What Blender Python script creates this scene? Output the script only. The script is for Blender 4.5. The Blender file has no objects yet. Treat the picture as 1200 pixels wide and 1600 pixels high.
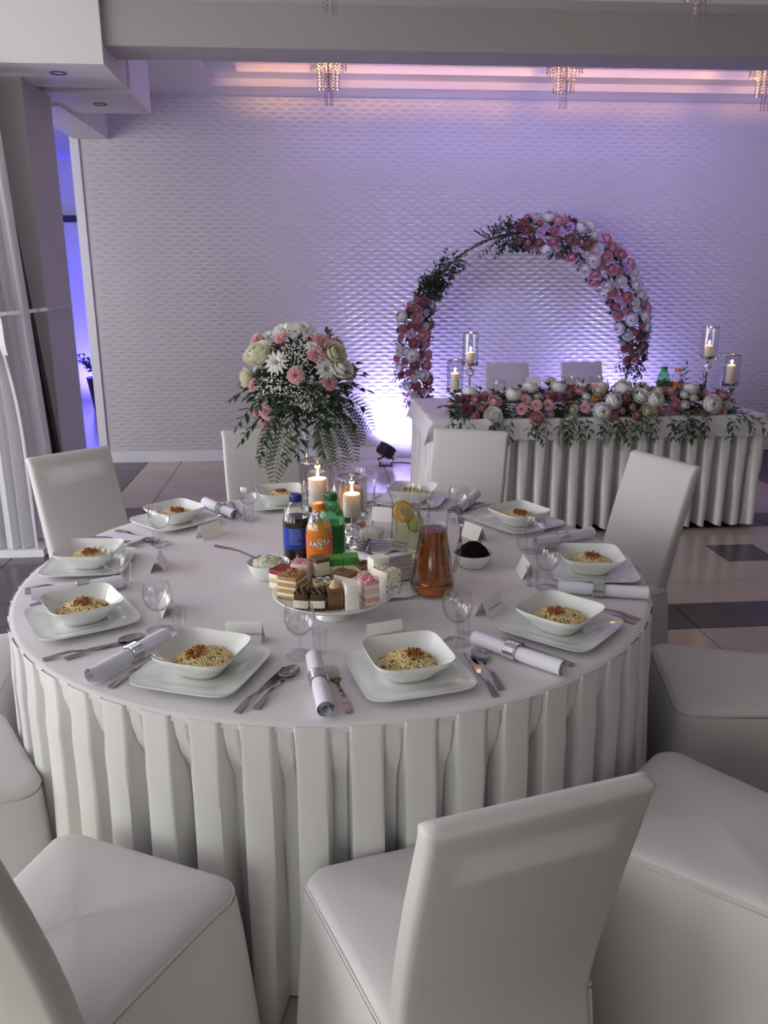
import bpy, math, random
from math import sin, cos, pi, radians, hypot, atan2, sqrt
from mathutils import Vector, Matrix, Euler
random.seed(7)
S = bpy.context.scene
COL = S.collection
R = radians

# ------------------------------------------------------------------ camera
cam_d = bpy.data.cameras.new('camera'); cam = bpy.data.objects.new('camera', cam_d); COL.objects.link(cam)
cam_d.sensor_fit = 'VERTICAL'; cam_d.sensor_height = 32.0; cam_d.lens = 1285.0 / 1600.0 * 32.0
cam_d.clip_start = 0.02; cam_d.clip_end = 100
cam.location = (-0.0465, -2.362, 1.60)
cam.rotation_mode = 'XYZ'
_yaw, _pitch, _roll = R(4.65), 0.27846, -0.00288
_f = Vector((sin(_yaw) * cos(_pitch), cos(_yaw) * cos(_pitch), -sin(_pitch)))
_r0 = Vector((cos(_yaw), -sin(_yaw), 0)); _u0 = _r0.cross(_f)
_r = cos(_roll) * _r0 + sin(_roll) * _u0; _u = -sin(_roll) * _r0 + cos(_roll) * _u0
cam.rotation_euler = Matrix((( _r.x, _u.x, -_f.x), (_r.y, _u.y, -_f.y), (_r.z, _u.z, -_f.z))).to_euler()
S.camera = cam

# ------------------------------------------------------------------ world, lights, exposure
w = bpy.data.worlds.new('world'); S.world = w; w.use_nodes = True
w.node_tree.nodes['Background'].inputs[0].default_value = (0.80, 0.86, 1.0, 1)
w.node_tree.nodes['Background'].inputs[1].default_value = 0.6
S.view_settings.view_transform = 'Standard'; S.view_settings.look = 'None'
S.view_settings.gamma = 1.0; S.view_settings.use_curve_mapping = False
S.view_settings.exposure = 0.08

def lamp(name, kind, loc, energy, color, target=None, **kw):
    d = bpy.data.lights.new(name, kind); o = bpy.data.objects.new(name, d); COL.objects.link(o)
    d.energy = energy; d.color = color; o.location = loc
    for k, v in kw.items(): setattr(d, k, v)
    if target is not None:
        o.rotation_euler = (Vector(target) - Vector(loc)).to_track_quat('-Z', 'Y').to_euler()
    return o
# daylight through the two windows of the left wall, plus a fill lamp added behind the camera
lamp('daylight_left_window', 'AREA', (-4.35, 0.8, 1.65), 165, (0.96, 0.95, 1.0), (0, 0.8, 1.55), shape='RECTANGLE', size=4.6, size_y=2.1)
lamp('rear_fill_lamp', 'AREA', (-2.3, -5.3, 1.7), 30, (0.98, 1.0, 0.88), (-0.9, 0, 1.2), shape='RECTANGLE', size=2.4, size_y=2.0)  # added fill that brightens the back of the nearest chair
lamp('daylight_near_window', 'AREA', (-4.35, -3.4, 1.65), 70, (0.98, 1.0, 0.88), (0, -3.2, 1.5), shape='RECTANGLE', size=2.2, size_y=2.1)

# ------------------------------------------------------------------ mesh helpers
class MB:
    def __init__(s): s.v = []; s.f = []; s.m = []
    def add(s, v, f, mi=0, M=None):
        b = len(s.v)
        s.v += [tuple(M @ Vector(p)) for p in v] if M is not None else [tuple(p) for p in v]
        s.f += [tuple(i + b for i in q) for q in f]; s.m += [mi] * len(f)
        return s
    def box(s, c, size, rz=0, mi=0, M=None):
        hx, hy, hz = size[0] / 2, size[1] / 2, size[2] / 2
        A = Matrix.Translation(c) @ Matrix.Rotation(rz, 4, 'Z')
        if M is not None: A = M @ A
        v = [(x, y, z) for z in (-hz, hz) for x, y in ((-hx, -hy), (hx, -hy), (hx, hy), (-hx, hy))]
        return s.add(v, [(3, 2, 1, 0), (4, 5, 6, 7), (0, 1, 5, 4), (1, 2, 6, 5), (2, 3, 7, 6), (3, 0, 4, 7)], mi, A)
    def lathe(s, prof, seg=24, c=(0, 0, 0), mi=0, M=None):
        v = []; f = []; n = len(prof)
        for r, z in prof:
            for k in range(seg):
                a = 2 * pi * k / seg; v.append((c[0] + r * cos(a), c[1] + r * sin(a), c[2] + z))
        for i in range(n - 1):
            for k in range(seg):
                k2 = (k + 1) % seg
                f.append((i * seg + k, i * seg + k2, (i + 1) * seg + k2, (i + 1) * seg + k))
        return s.add(v, f, mi, M)
    def rings(s, rings, cap0=False, cap1=False, mi=0, M=None, closed=True):
        v = [p for r in rings for p in r]; n = len(rings[0]); f = []
        for i in range(len(rings) - 1):
            for k in range(n if closed else n - 1):
                k2 = (k + 1) % n
                f.append((i * n + k, i * n + k2, (i + 1) * n + k2, (i + 1) * n + k))
        if cap0: f.append(tuple(reversed(range(n))))
        if cap1: f.append(tuple((len(rings) - 1) * n + k for k in range(n)))
        return s.add(v, f, mi, M)
    def tube(s, pts, r, seg=6, mi=0, M=None, closed=False):
        pts = [Vector(p) for p in pts]; n = len(pts); rr = r if isinstance(r, (list, tuple)) else [r] * n
        rings = []; up = Vector((0, 0, 1))
        for i, p in enumerate(pts):
            t = (pts[(i + 1) % n] - pts[i - 1]) if closed else (pts[min(i + 1, n - 1)] - pts[max(i - 1, 0)])
            t = t.normalized() if t.length > 1e-9 else Vector((0, 0, 1))
            a = t.cross(up)
            if a.length < 1e-3: a = t.cross(Vector((1, 0, 0)))
            a.normalize(); b = a.cross(t).normalized()
            rings.append([tuple(p + rr[i] * (cos(2 * pi * k / seg) * a + sin(2 * pi * k / seg) * b)) for k in range(seg)])
        if closed: rings.append(rings[0])
        return s.rings(rings, not closed, not closed, mi, M)
    def grid(s, fn, nu, nv, mi=0, M=None):
        v = [fn(i / nu, j / nv) for i in range(nu + 1) for j in range(nv + 1)]
        f = [(i * (nv + 1) + j, (i + 1) * (nv + 1) + j, (i + 1) * (nv + 1) + j + 1, i * (nv + 1) + j + 1) for i in range(nu) for j in range(nv)]
        return s.add(v, f, mi, M)
    def mesh(s, name, mats, smooth=True, ang=40):
        me = bpy.data.meshes.new(name); me.from_pydata(s.v, [], s.f)
        for m in (mats if isinstance(mats, (list, tuple)) else [mats]): me.materials.append(m)
        me.polygons.foreach_set('material_index', s.m)
        if smooth:
            me.polygons.foreach_set('use_smooth', [True] * len(s.f)); me.set_sharp_from_angle(angle=R(ang))
        me.update()
        return me

def obj(name, geo, mat=None, parent=None, loc=(0, 0, 0), rot=(0, 0, 0), scale=(1, 1, 1), label=None, cat=None, group=None, kind=None, smooth=True, ang=40):
    me = geo.mesh(name, mat, smooth, ang) if isinstance(geo, MB) else geo
    o = bpy.data.objects.new(name, me); COL.objects.link(o)
    o.location = loc; o.rotation_euler = rot
    o.scale = scale if isinstance(scale, (tuple, list)) else (scale,) * 3
    if parent is not None: o.parent = parent
    return tag(o, label, cat, group, kind)
def tag(o, label=None, cat=None, group=None, kind=None):
    if label: o['label'] = label
    if cat: o['category'] = cat
    if group: o['group'] = group
    if kind: o['kind'] = kind
    return o
def thing(name, label, cat, loc=(0, 0, 0), rz=0, group=None):
    return obj(name, None, loc=loc, rot=(0, 0, rz), label=label, cat=cat, group=group)
def copy_tree(o, parent=None):
    c = o.copy(); COL.objects.link(c); c.parent = parent
    for ch in o.children: copy_tree(ch, c)
    return c
def sq(a, n, k, N, b=None):
    t = 2 * pi * k / N; c, s_ = cos(t), sin(t)
    return (a * math.copysign(abs(c) ** (2 / n), c), (b or a) * math.copysign(abs(s_) ** (2 / n), s_))

# ------------------------------------------------------------------ materials
def mat(name, color, rough=0.5, metal=0.0, **kw):
    m = bpy.data.materials.new(name); m.use_nodes = True
    nt = m.node_tree; b = nt.nodes['Principled BSDF']
    b.inputs['Base Color'].default_value = (*color, 1); b.inputs['Roughness'].default_value = rough; b.inputs['Metallic'].default_value = metal
    for k, v in kw.items():
        if k in ('noise', 'bump', 'weave', 'wrinkle'): continue
        key = k.replace('_', ' ')
        b.inputs[key].default_value = v if not isinstance(v, tuple) or 'Radius' in key else (*v, 1)
    tc = nt.nodes.new('ShaderNodeTexCoord')
    if 'noise' in kw:            # (scale, second colour)
        sc, c2 = kw['noise']
        n = nt.nodes.new('ShaderNodeTexNoise'); n.inputs['Scale'].default_value = sc; n.inputs['Detail'].default_value = 4
        r = nt.nodes.new('ShaderNodeValToRGB'); r.color_ramp.elements[0].position = 0.35; r.color_ramp.elements[1].position = 0.65
        r.color_ramp.elements[0].color = (*color, 1); r.color_ramp.elements[1].color = (*c2, 1)
        nt.links.new(tc.outputs['Object'], n.inputs['Vector']); nt.links.new(n.outputs['Fac'], r.inputs['Fac'])
        nt.links.new(r.outputs['Color'], b.inputs['Base Color'])
    last = None
    for key in ('wrinkle', 'bump'):
        if key in kw:            # (scale, strength, distance)
            sc, st, di = kw[key]
            n = nt.nodes.new('ShaderNodeTexNoise'); n.inputs['Scale'].default_value = sc; n.inputs['Detail'].default_value = 3 if key == 'bump' else 1.5
            bp = nt.nodes.new('ShaderNodeBump'); bp.inputs['Strength'].default_value = st; bp.inputs['Distance'].default_value = di
            nt.links.new(tc.outputs['Object'], n.inputs['Vector']); nt.links.new(n.outputs['Fac'], bp.inputs['Height'])
            if last: nt.links.new(last.outputs['Normal'], bp.inputs['Normal'])
            last = bp
    if last: nt.links.new(last.outputs['Normal'], b.inputs['Normal'])
    return m
def add_translucent(m, fac, color):
    nt = m.node_tree; b = nt.nodes['Principled BSDF']; out = nt.nodes['Material Output']
    t = nt.nodes.new('ShaderNodeBsdfTranslucent'); t.inputs['Color'].default_value = (*color, 1)
    mx = nt.nodes.new('ShaderNodeMixShader'); mx.inputs[0].default_value = fac
    nt.links.new(b.outputs[0], mx.inputs[1]); nt.links.new(t.outputs[0], mx.inputs[2]); nt.links.new(mx.outputs[0], out.inputs[0])
    return m
def glass(name, tint=(1, 1, 1), refl=1.0, rough=0.02):
    m = bpy.data.materials.new(name); m.use_nodes = True; nt = m.node_tree; nt.nodes.clear()
    out = nt.nodes.new('ShaderNodeOutputMaterial'); tr = nt.nodes.new('ShaderNodeBsdfTransparent'); gl = nt.nodes.new('ShaderNodeBsdfGlossy')
    fr = nt.nodes.new('ShaderNodeLayerWeight'); fr.inputs[0].default_value = 0.5      # Schlick reflectance of a thin wall
    pw = nt.nodes.new('ShaderNodeMath'); pw.operation = 'POWER'; pw.inputs[1].default_value = 3.0; nt.links.new(fr.outputs['Facing'], pw.inputs[0])
    mu = nt.nodes.new('ShaderNodeMath'); mu.operation = 'MULTIPLY_ADD'; mu.inputs[1].default_value = min(0.95, 0.85 * refl); mu.inputs[2].default_value = 0.055 * refl
    mx = nt.nodes.new('ShaderNodeMixShader')
    tr.inputs[0].default_value = (*tint, 1); gl.inputs['Roughness'].default_value = rough
    nt.links.new(pw.outputs[0], mu.inputs[0]); nt.links.new(mu.outputs[0], mx.inputs[0])
    nt.links.new(tr.outputs[0], mx.inputs[1]); nt.links.new(gl.outputs[0], mx.inputs[2]); nt.links.new(mx.outputs[0], out.inputs[0])
    return m
def emis(name, color, strength):
    m = mat(name, color, 0.5); b = m.node_tree.nodes['Principled BSDF']
    b.inputs['Emission Color'].default_value = (*color, 1); b.inputs['Emission Strength'].default_value = strength
    return m

M = {}
M['cloth'] = mat('white_tablecloth', (0.76, 0.73, 0.75), 0.75, bump=(900, 0.12, 0.002), wrinkle=(5, 0.12, 0.02))
M['skirt'] = mat('white_skirt_cloth', (0.80, 0.79, 0.78), 0.72, bump=(700, 0.10, 0.002), wrinkle=(14, 0.18, 0.01))
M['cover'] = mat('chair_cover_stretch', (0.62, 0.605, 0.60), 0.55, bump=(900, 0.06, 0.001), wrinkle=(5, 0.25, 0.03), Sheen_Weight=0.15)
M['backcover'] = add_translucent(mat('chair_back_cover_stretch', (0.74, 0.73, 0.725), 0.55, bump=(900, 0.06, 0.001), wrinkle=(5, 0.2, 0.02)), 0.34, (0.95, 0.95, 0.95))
M['wood'] = mat('chair_wood', (0.18, 0.11, 0.07), 0.5, noise=(12, (0.24, 0.15, 0.09)))
M['board'] = mat('beech_back_board', (0.42, 0.35, 0.28), 0.5, noise=(12, (0.48, 0.40, 0.32)))
M['porcelain'] = mat('white_porcelain', (0.80, 0.82, 0.80), 0.12, Coat_Weight=0.4)
M['steel'] = mat('cutlery_steel', (0.42, 0.40, 0.41), 0.12, 1.0)
M['chrome'] = mat('polished_chrome', (0.75, 0.74, 0.76), 0.08, 1.0)
M['napkin'] = mat('lilac_white_napkin', (0.78, 0.76, 0.86), 0.85, bump=(500, 0.2, 0.002))
M['stone'] = mat('rhinestone', (0.75, 0.74, 0.76), 0.12, 0.9)
M['card'] = mat('pearl_card', (0.90, 0.89, 0.87), 0.35, bump=(1500, 0.5, 0.001))
M['ink'] = mat('black_ink', (0.02, 0.02, 0.02), 0.7)
M['glass'] = glass('clear_glass', (0.985, 0.985, 0.99), 1.4)
M['glass2'] = glass('thick_clear_glass', (0.95, 0.95, 0.97), 1.5)
M['pet_clear'] = glass('clear_plastic', (0.93, 0.93, 0.93), 0.8, 0.05)
M['noodle'] = mat('egg_noodles', (0.80, 0.62, 0.26), 0.4, noise=(60, (0.88, 0.76, 0.42)))
M['carrot'] = mat('carrot_topping', (0.48, 0.15, 0.03), 0.5, noise=(120, (0.20, 0.06, 0.02)))
M['wax'] = mat('ivory_candle_wax', (0.90, 0.84, 0.70), 0.5, Subsurface_Weight=0.5, Subsurface_Radius=(0.03, 0.02, 0.01), Subsurface_Scale=0.5)
M['flame'] = emis('candle_flame', (1.0, 0.72, 0.35), 18)
M['wick'] = mat('wick', (0.03, 0.02, 0.02), 0.8)
M['tile_l'] = mat('beige_floor_tile', (0.50, 0.41, 0.34), 0.18, noise=(3.0, (0.54, 0.45, 0.38)), bump=(40, 0.03, 0.002))
M['tile_d'] = mat('charcoal_floor_tile', (0.055, 0.045, 0.055), 0.25, noise=(5.0, (0.07, 0.058, 0.068)))
M['grout'] = mat('dark_grout', (0.12, 0.10, 0.09), 0.8)
M['paint'] = mat('white_paint', (0.68, 0.66, 0.67), 0.55, bump=(300, 0.05, 0.001))
M['ceil'] = mat('glossy_stretch_ceiling', (0.64, 0.62, 0.64), 0.14, Coat_Weight=0.3)
M['dim'] = mat('low_bounce_wall_paint', (0.34, 0.32, 0.30), 0.6)  # unseen walls made dark to cut bounced fill light
M['pillar'] = mat('grey_pillar_paint', (0.44, 0.43, 0.43), 0.5, bump=(300, 0.05, 0.001))
M['trim'] = mat('white_trim', (0.80, 0.79, 0.80), 0.35)
M['curtain'] = add_translucent(mat('white_voile', (0.85, 0.84, 0.86), 0.8, bump=(600, 0.1, 0.001)), 0.45, (0.9, 0.9, 0.92))
M['drape'] = mat('dark_grey_drape', (0.05, 0.045, 0.055), 0.8)
M['black'] = mat('black_plastic', (0.012, 0.012, 0.014), 0.4)
M['leaf'] = mat('dark_green_leaf', (0.022, 0.050, 0.022), 0.5, noise=(30, (0.035, 0.075, 0.030)))
M['fern'] = mat('fern_green', (0.05, 0.085, 0.045), 0.6)
M['stem'] = mat('plant_stem', (0.06, 0.07, 0.03), 0.6)
M['gold'] = mat('brushed_gold_hoop', (0.55, 0.38, 0.20), 0.35, 0.85)
M['crystal'] = glass('crystal_bead', (0.88, 0.84, 0.86), 3.0, 0.05)

M['wall'] = mat('satin_wallcovering', (0.58, 0.565, 0.555), 0.28, noise=(1.2, (0.605, 0.59, 0.578)))

# ------------------------------------------------------------------ structure
def struct(name, mb, m, parent=None, smooth=False, label=None):
    return obj(name, mb, m, parent, kind=None if parent else 'structure', smooth=smooth, label=label)
def boxes(*bs):
    mb = MB()
    for x0, x1, y0, y1, z0, z1 in bs: mb.box(((x0 + x1) / 2, (y0 + y1) / 2, (z0 + z1) / 2), (x1 - x0, y1 - y0, z1 - z0))
    return mb
WY = 5.06
floor = struct('floor', boxes((-6, 6, -5.6, 10, -0.10, -0.008)), M['grout'], label='polished beige tiled floor with charcoal tile bands')
# floor tiles: beige 60 cm tiles, with charcoal bands one half-tile wide
tile_cache = {}
def tile(x0, x1, y0, y1, dark):
    g = 0.0025; wx, wy = round(x1 - x0, 3), round(y1 - y0, 3); k = (wx, wy, dark)
    if k not in tile_cache:
        hx, hy = wx / 2 - g, wy / 2 - g; mb = MB(); c = 0.0015
        mb.rings([[(-hx, -hy, -.008), (hx, -hy, -.008), (hx, hy, -.008), (-hx, hy, -.008)], [(-hx, -hy, -c), (hx, -hy, -c), (hx, hy, -c), (-hx, hy, -c)],
                  [(-hx + c, -hy + c, 0), (hx - c, -hy + c, 0), (hx - c, hy - c, 0), (-hx + c, hy - c, 0)]], False, True)
        tile_cache[k] = mb.mesh('tile', M['tile_d' if dark else 'tile_l'], False)
    obj('tile', tile_cache[k], parent=floor, loc=((x0 + x1) / 2, (y0 + y1) / 2, 0))
X0 = 2.325 - 0.6 * 7   # -1.875
rows = [(-1.91, -1.31, 0), (-1.31, -0.71, 0), (-0.71, -0.41, 1), (-0.41, 0.19, 0), (0.19, 0.49, 0), (0.49, 1.09, 0), (1.09, 1.39, 1), (1.39, 1.69, 0), (1.69, 2.29, 0), (2.29, 2.65, 0), (2.65, 2.95, 1), (2.95, 3.19, 0), (3.19, 3.49, 2), (3.49, 4.09, 0), (4.09, 4.69, 0), (4.69, 5.06, 0)]
for y0, y1, d in rows:
    for i in range(-2, 9):
        x0 = X0 + 0.6 * i; x1 = x0 + 0.6
        dark = (d == 1 and (x0 > 0.4)) or (d == 2 and x0 < 0.5)
        if i == 0 and y0 > 3:
            tile(x0, x0 + 0.3, y0, y1, True); tile(x0 + 0.3, x1, y0, y1, dark); continue
        if i in (0, -1, -2) and 0.4 < y0 < 2.3: dark = True
        if abs(x0 - 2.325) < 0.01 and abs(y0 - 1.69) < 0.01:
            tile(x0, x0 + 0.3, y0 + 0.3, y1, True); tile(x0 + 0.3, x1, y0 + 0.3, y1, False); tile(x0, x1, y0, y0 + 0.3, False); continue
        tile(x0, x1, y0, y1, dark)
struct('floor_far', boxes((-6, -1.9, WY, 10, -0.008, 0.0)), mat('pale_far_floor', (0.6, 0.55, 0.55), 0.2))
wb = struct('wall_back', boxes((-1.92, 5.6, WY, WY + 0.15, 0, 3.35)), M['wall'], label='grey back wall covered in staggered wave relief panels')
# relief of staggered lens-shaped waves, too many to be single parts
rl = MB(); PX, PZ = 0.115, 0.033
for iz in range(88):
    z = 0.118 + PZ * iz
    for ix in range(65):
        x = -1.90 + PX * (ix + 0.5 * (iz % 2)) + 0.055
        if x > 5.5: continue
        rl.add([(x - .056, WY, z), (x, WY, z + .015), (x + .056, WY, z), (x, WY, z - .013), (x - .018, WY - .0065, z + .001), (x + .018, WY - .0065, z + .001)], [(0, 4, 1), (4, 5, 1), (5, 2, 1), (0, 3, 4), (3, 5, 4), (3, 2, 5)])
obj('wave_relief', rl, M['wall'], wb, kind='stuff', smooth=False)
struct('baseboard_back', boxes((-1.92, 5.6, WY - 0.018, WY, 0, 0.095)), M['trim'], label='white baseboard along the relief wall')
struct('trim_1', boxes((-1.99, -1.92, WY - 0.02, WY + 0.17, 0, 3.0)), M['trim'], label='white door frame strip at the end of the relief wall')
struct('wall_right', boxes((5.5, 5.65, -5.6, WY, 0, 3.4)), M['dim'])
struct('wall_left', boxes((-4.65, -4.5, -5.6, -4.6, 0, 3.4), (-4.65, -4.5, -2.2, -1.6, 0, 3.4), (-4.65, -4.5, -4.6, -2.2, 0, 0.5), (-4.65, -4.5, -4.6, -2.2, 2.75, 3.4), (-4.65, -4.5, 3.2, 10, 0, 3.4), (-4.65, -4.5, -1.6, 3.2, 0, 0.5), (-4.65, -4.5, -1.6, 3.2, 2.75, 3.4)), M['paint'])
struct('wall_front', boxes((-4.5, -3.6, -5.6, -5.45, 0, 3.4), (-1.0, 5.5, -5.6, -5.45, 0, 3.4), (-3.6, -1.0, -5.6, -5.45, 0, 0.6), (-3.6, -1.0, -5.6, -5.45, 2.75, 3.4)), M['dim'])  # opening added to go with the rear fill lamp
# ceiling: flat rims at 3.02 m, stepped trays between the beams
def tray(x0, x1, y0, y1, steps, zt):
    b = []; z = 3.02
    for d, h in steps:
        b += [(x0, x1, y0, y0 + d, z, z + 0.3), (x0, x1, y1 - d, y1, z, z + 0.3), (x0, x0 + d, y0 + d, y1 - d, z, z + 0.3), (x1 - d, x1, y0 + d, y1 - d, z, z + 0.3)]
        x0 += d; x1 -= d; y0 += d; y1 -= d; z += h
    b.append((x0, x1, y0, y1, z, z + 0.1))
    return b
struct('ceiling', boxes(*tray(-1.14, 5.5, 2.98, WY, [(0.34, 0.055), (0.22, 0.055)], 0)), M['ceil'], label='white stepped tray ceiling beside the relief wall')
struct('ceiling_front', boxes(*tray(-4.5, 5.5, -5.45, 2.68, [(0.16, 0.06), (0.3, 0.05)], 0)), M['ceil'], label='white stepped tray ceiling nearer the viewer')
struct('ceiling_far', boxes((-4.5, -1.14, 2.98, 10, 3.02, 3.1)), M['paint'])
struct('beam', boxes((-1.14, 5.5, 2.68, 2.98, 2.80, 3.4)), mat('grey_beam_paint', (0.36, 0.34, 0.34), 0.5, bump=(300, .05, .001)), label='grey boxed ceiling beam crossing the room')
soff = struct('soffit', boxes((-4.5, -1.14, 2.64, 3.23, 2.70, 3.4), (-4.5, -1.19, 3.23, 3.37, 2.74, 3.4), (-4.5, -1.15, 3.37, 4.04, 2.70, 3.4)), M['paint'], label='boxed white soffit with recessed spots at upper left')
struct('header', boxes((-1.95, -1.678, 3.70, WY, 2.68, 3.2)), M['paint'], label='white header beam above the side opening')
struct('pillar', boxes((-2.35, -1.675, 2.955, 3.5, 0, 2.70)), M['pillar'], label='plain grey square pillar beside the white curtain')
for (x, y) in ((-1.44, 2.86), (-1.42, 3.72)):
    t = thing('downlight', 'unlit round recessed spot in the soffit, ' + ('nearer the viewer' if y < 3 else 'farther one above the opening'), 'downlight', (x, y, 2.70), group='soffit spots')
    obj('bezel', MB().lathe([(0.030, 0.002), (0.034, -0.004), (0.046, -0.004), (0.048, 0.0)], 24), mat('dark_bronze', (0.08, 0.06, 0.05), 0.35, 0.7), t)
    obj('lens', MB().lathe([(0.0, 0.0005), (0.031, 0.0)], 24), M['black'], t)
# the blue-lit room behind the opening
struct('wall_far', boxes((-4.5, -1.9, 9.0, 9.15, 0, 3.1)), M['paint'], label='far wall of the next room under blue light')
struct('trim_2', boxes((-4.5, -1.9, 8.97, 9.0, 2.28, 2.36)), M['drape'])
struct('wall_side', boxes((-1.92, -1.80, WY + 0.15, 10, 0, 3.1)), M['paint'])
lamp('blue_uplight', 'SPOT', (-2.9, 8.4, 0.15), 330, (0.06, 0.05, 1.0), (-2.9, 9.0, 1.2), spot_size=R(150), spot_blend=0.6, shadow_soft_size=0.08)
lamp('next_room_daylight', 'AREA', (-3.6, 6.6, 2.9), 7, (0.9, 0.88, 1.0), (-3.0, 7.2, 0), shape='SQUARE', size=1.0)

# ------------------------------------------------------------------ round table
def sm(a, b, x):
    t = min(1, max(0, (x - a) / (b - a))); return t * t * (3 - 2 * t)
def pleated(path, n_pleats, z_top, z_bot, rnd, closed, d_top=0.008, d_mid=0.030, d_bot=0.048, per=22, nz=16, band=0.055, plateau=0.66):
    """box-pleated skirt: path(u)->(x,y,nx,ny)"""
    jit = [(rnd.uniform(-.08, .08), rnd.uniform(.7, 1.25), rnd.uniform(-.05, .05), rnd.uniform(0, 6)) for _ in range(n_pleats)]
    def fn(u, v):
        a = u * n_pleats; i = min(int(a), n_pleats - 1) if not closed else int(a) % n_pleats
        t = a - int(a) if a < n_pleats else (0.0 if closed else 1.0)
        j = jit[i]; z = z_top + (z_bot - z_top) * v; drop = z_top - z
        lo = sm(band, 0.75, drop)
        p = plateau + j[0] * lo * 1.2
        e = 0.02 + 0.05 * lo
        h = sm(0.0, e, t) * (1 - sm(p - e, p, t))
        bulge = sin(pi * min(1, t / p)) if t < p else 0
        amp = d_top + (d_mid - d_top) * sm(band * 0.9, band + 0.10, drop) + (d_bot - d_mid) * lo
        off = (h * amp * (0.9 + 0.2 * (j[1] - 1)) + bulge * 0.014 * lo * j[1]) - (1 - h) * amp * 0.9 * sm(band * 0.3, band + 0.12, drop)
        off += 0.004 * sin(j[3] + 9 * v) * lo * h
        su = u + (j[2] * lo * sin(3 * v + j[3]) * 0.25) / n_pleats * (1 if 0.02 < t < 0.98 else 0)
        x, y, nx, ny = path(su % 1.0 if closed else min(1, max(0, su)))
        off -= 0.010 * (math.exp(-((t - p) / .03) ** 2) + math.exp(-(t / .03) ** 2)) * sm(0, .012, drop) * (1 - .5 * lo)
        off -= 0.45 * amp * sm(band * 0.3, band + 0.12, drop)
        if drop < band: off += 0.003
        return (x + nx * off, y + ny * off, z + 0.006 * sin(j[3] + 2 * pi * t) * v)
    return fn, n_pleats * per, nz
RT = 0.90
rt = thing('round_table', 'large round banquet table hidden under its white skirted cloth', 'table')
obj('tabletop', MB().lathe([(0, 0.720), (0.885, 0.720), (0.885, 0.745), (0, 0.745)], 64), M['wood'], rt)
for k in range(4):
    a = pi / 4 + k * pi / 2
    obj('leg', MB().tube([(0.6 * cos(a), 0.6 * sin(a), 0), (0.6 * cos(a), 0.6 * sin(a), 0.72)], 0.02, 8), M['black'], rt)
tcl = thing('tablecloth', 'white cloth with box-pleated skirt on the large round table', 'tablecloth')
obj('top_cloth', MB().lathe([(0, 0.7500), (0.3, 0.7500), (0.6, 0.7500), (0.86, 0.7500), (0.900, 0.7500), (0.909, 0.7488), (0.9125, 0.7455), (0.9135, 0.740), (0.9135, 0.733)], 128), M['cloth'], tcl)
fn, nu, nz = pleated(lambda u: (0.908 * cos(2 * pi * u), 0.908 * sin(2 * pi * u), cos(2 * pi * u), sin(2 * pi * u)), 52, 0.747, 0.012, random.Random(3), True)
obj('skirt', MB().grid(fn, nu, nz), M['skirt'], tcl, ang=60)
# stitched header tape of the skirt
obj('skirt_header_seam', MB().tube([(0.9125 * cos(2 * pi * k / 160), 0.9125 * sin(2 * pi * k / 160), 0.7450) for k in range(160)], 0.0022, 5, closed=True), M['skirt'], tcl)

# ------------------------------------------------------------------ chairs in stretch covers
def back_y(z): return -0.185 - 0.055 * max(0, 0.45 - z) / 0.45 - 0.125 * (max(0, z - 0.45) / 0.47) ** 1.25
def back_w(z): return 0.170 + (0.004 * sin((z - 0.45) * 6) if z > 0.45 else 0.034 * (0.45 - z) / 0.45)
def rrect(hx, hy, r, n=3):
    pts = []
    for cx, cy, a0 in ((hx - r, hy - r, 0), (-hx + r, hy - r, 90), (-hx + r, -hy + r, 180), (hx - r, -hy + r, 270)):
        for k in range(n + 1):
            a = R(a0 + 90 * k / n); pts.append((cx + r * cos(a), cy + r * sin(a)))
    return pts
def seat_outline(grow=0.0, r=0.05):
    # trapezoid with rounded front corners, counter-clockwise from the right rear
    f, b, yf, yr = 0.222 + grow, 0.178 + grow, 0.215 + grow, -0.205 - grow
    pts = []
    def seg(p, q, n): 
        for k in range(n): pts.append((p[0] + (q[0] - p[0]) * k / n, p[1] + (q[1] - p[1]) * k / n))
    seg((b, yr), (f - 0.004, yf - r), 8)
    for k in range(6): a = R(90 * k / 6); pts.append((f - r + r * cos(a), yf - r + r * sin(a)))
    seg((f - r, yf), (-f + r, yf), 8)
    for k in range(6): a = R(90 + 90 * k / 6); pts.append((-f + r + r * cos(a), yf - r + r * sin(a)))
    seg((-f + 0.004, yf - r), (-b, yr), 8)
    seg((-b, yr), (b, yr), 7)
    return pts
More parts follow.
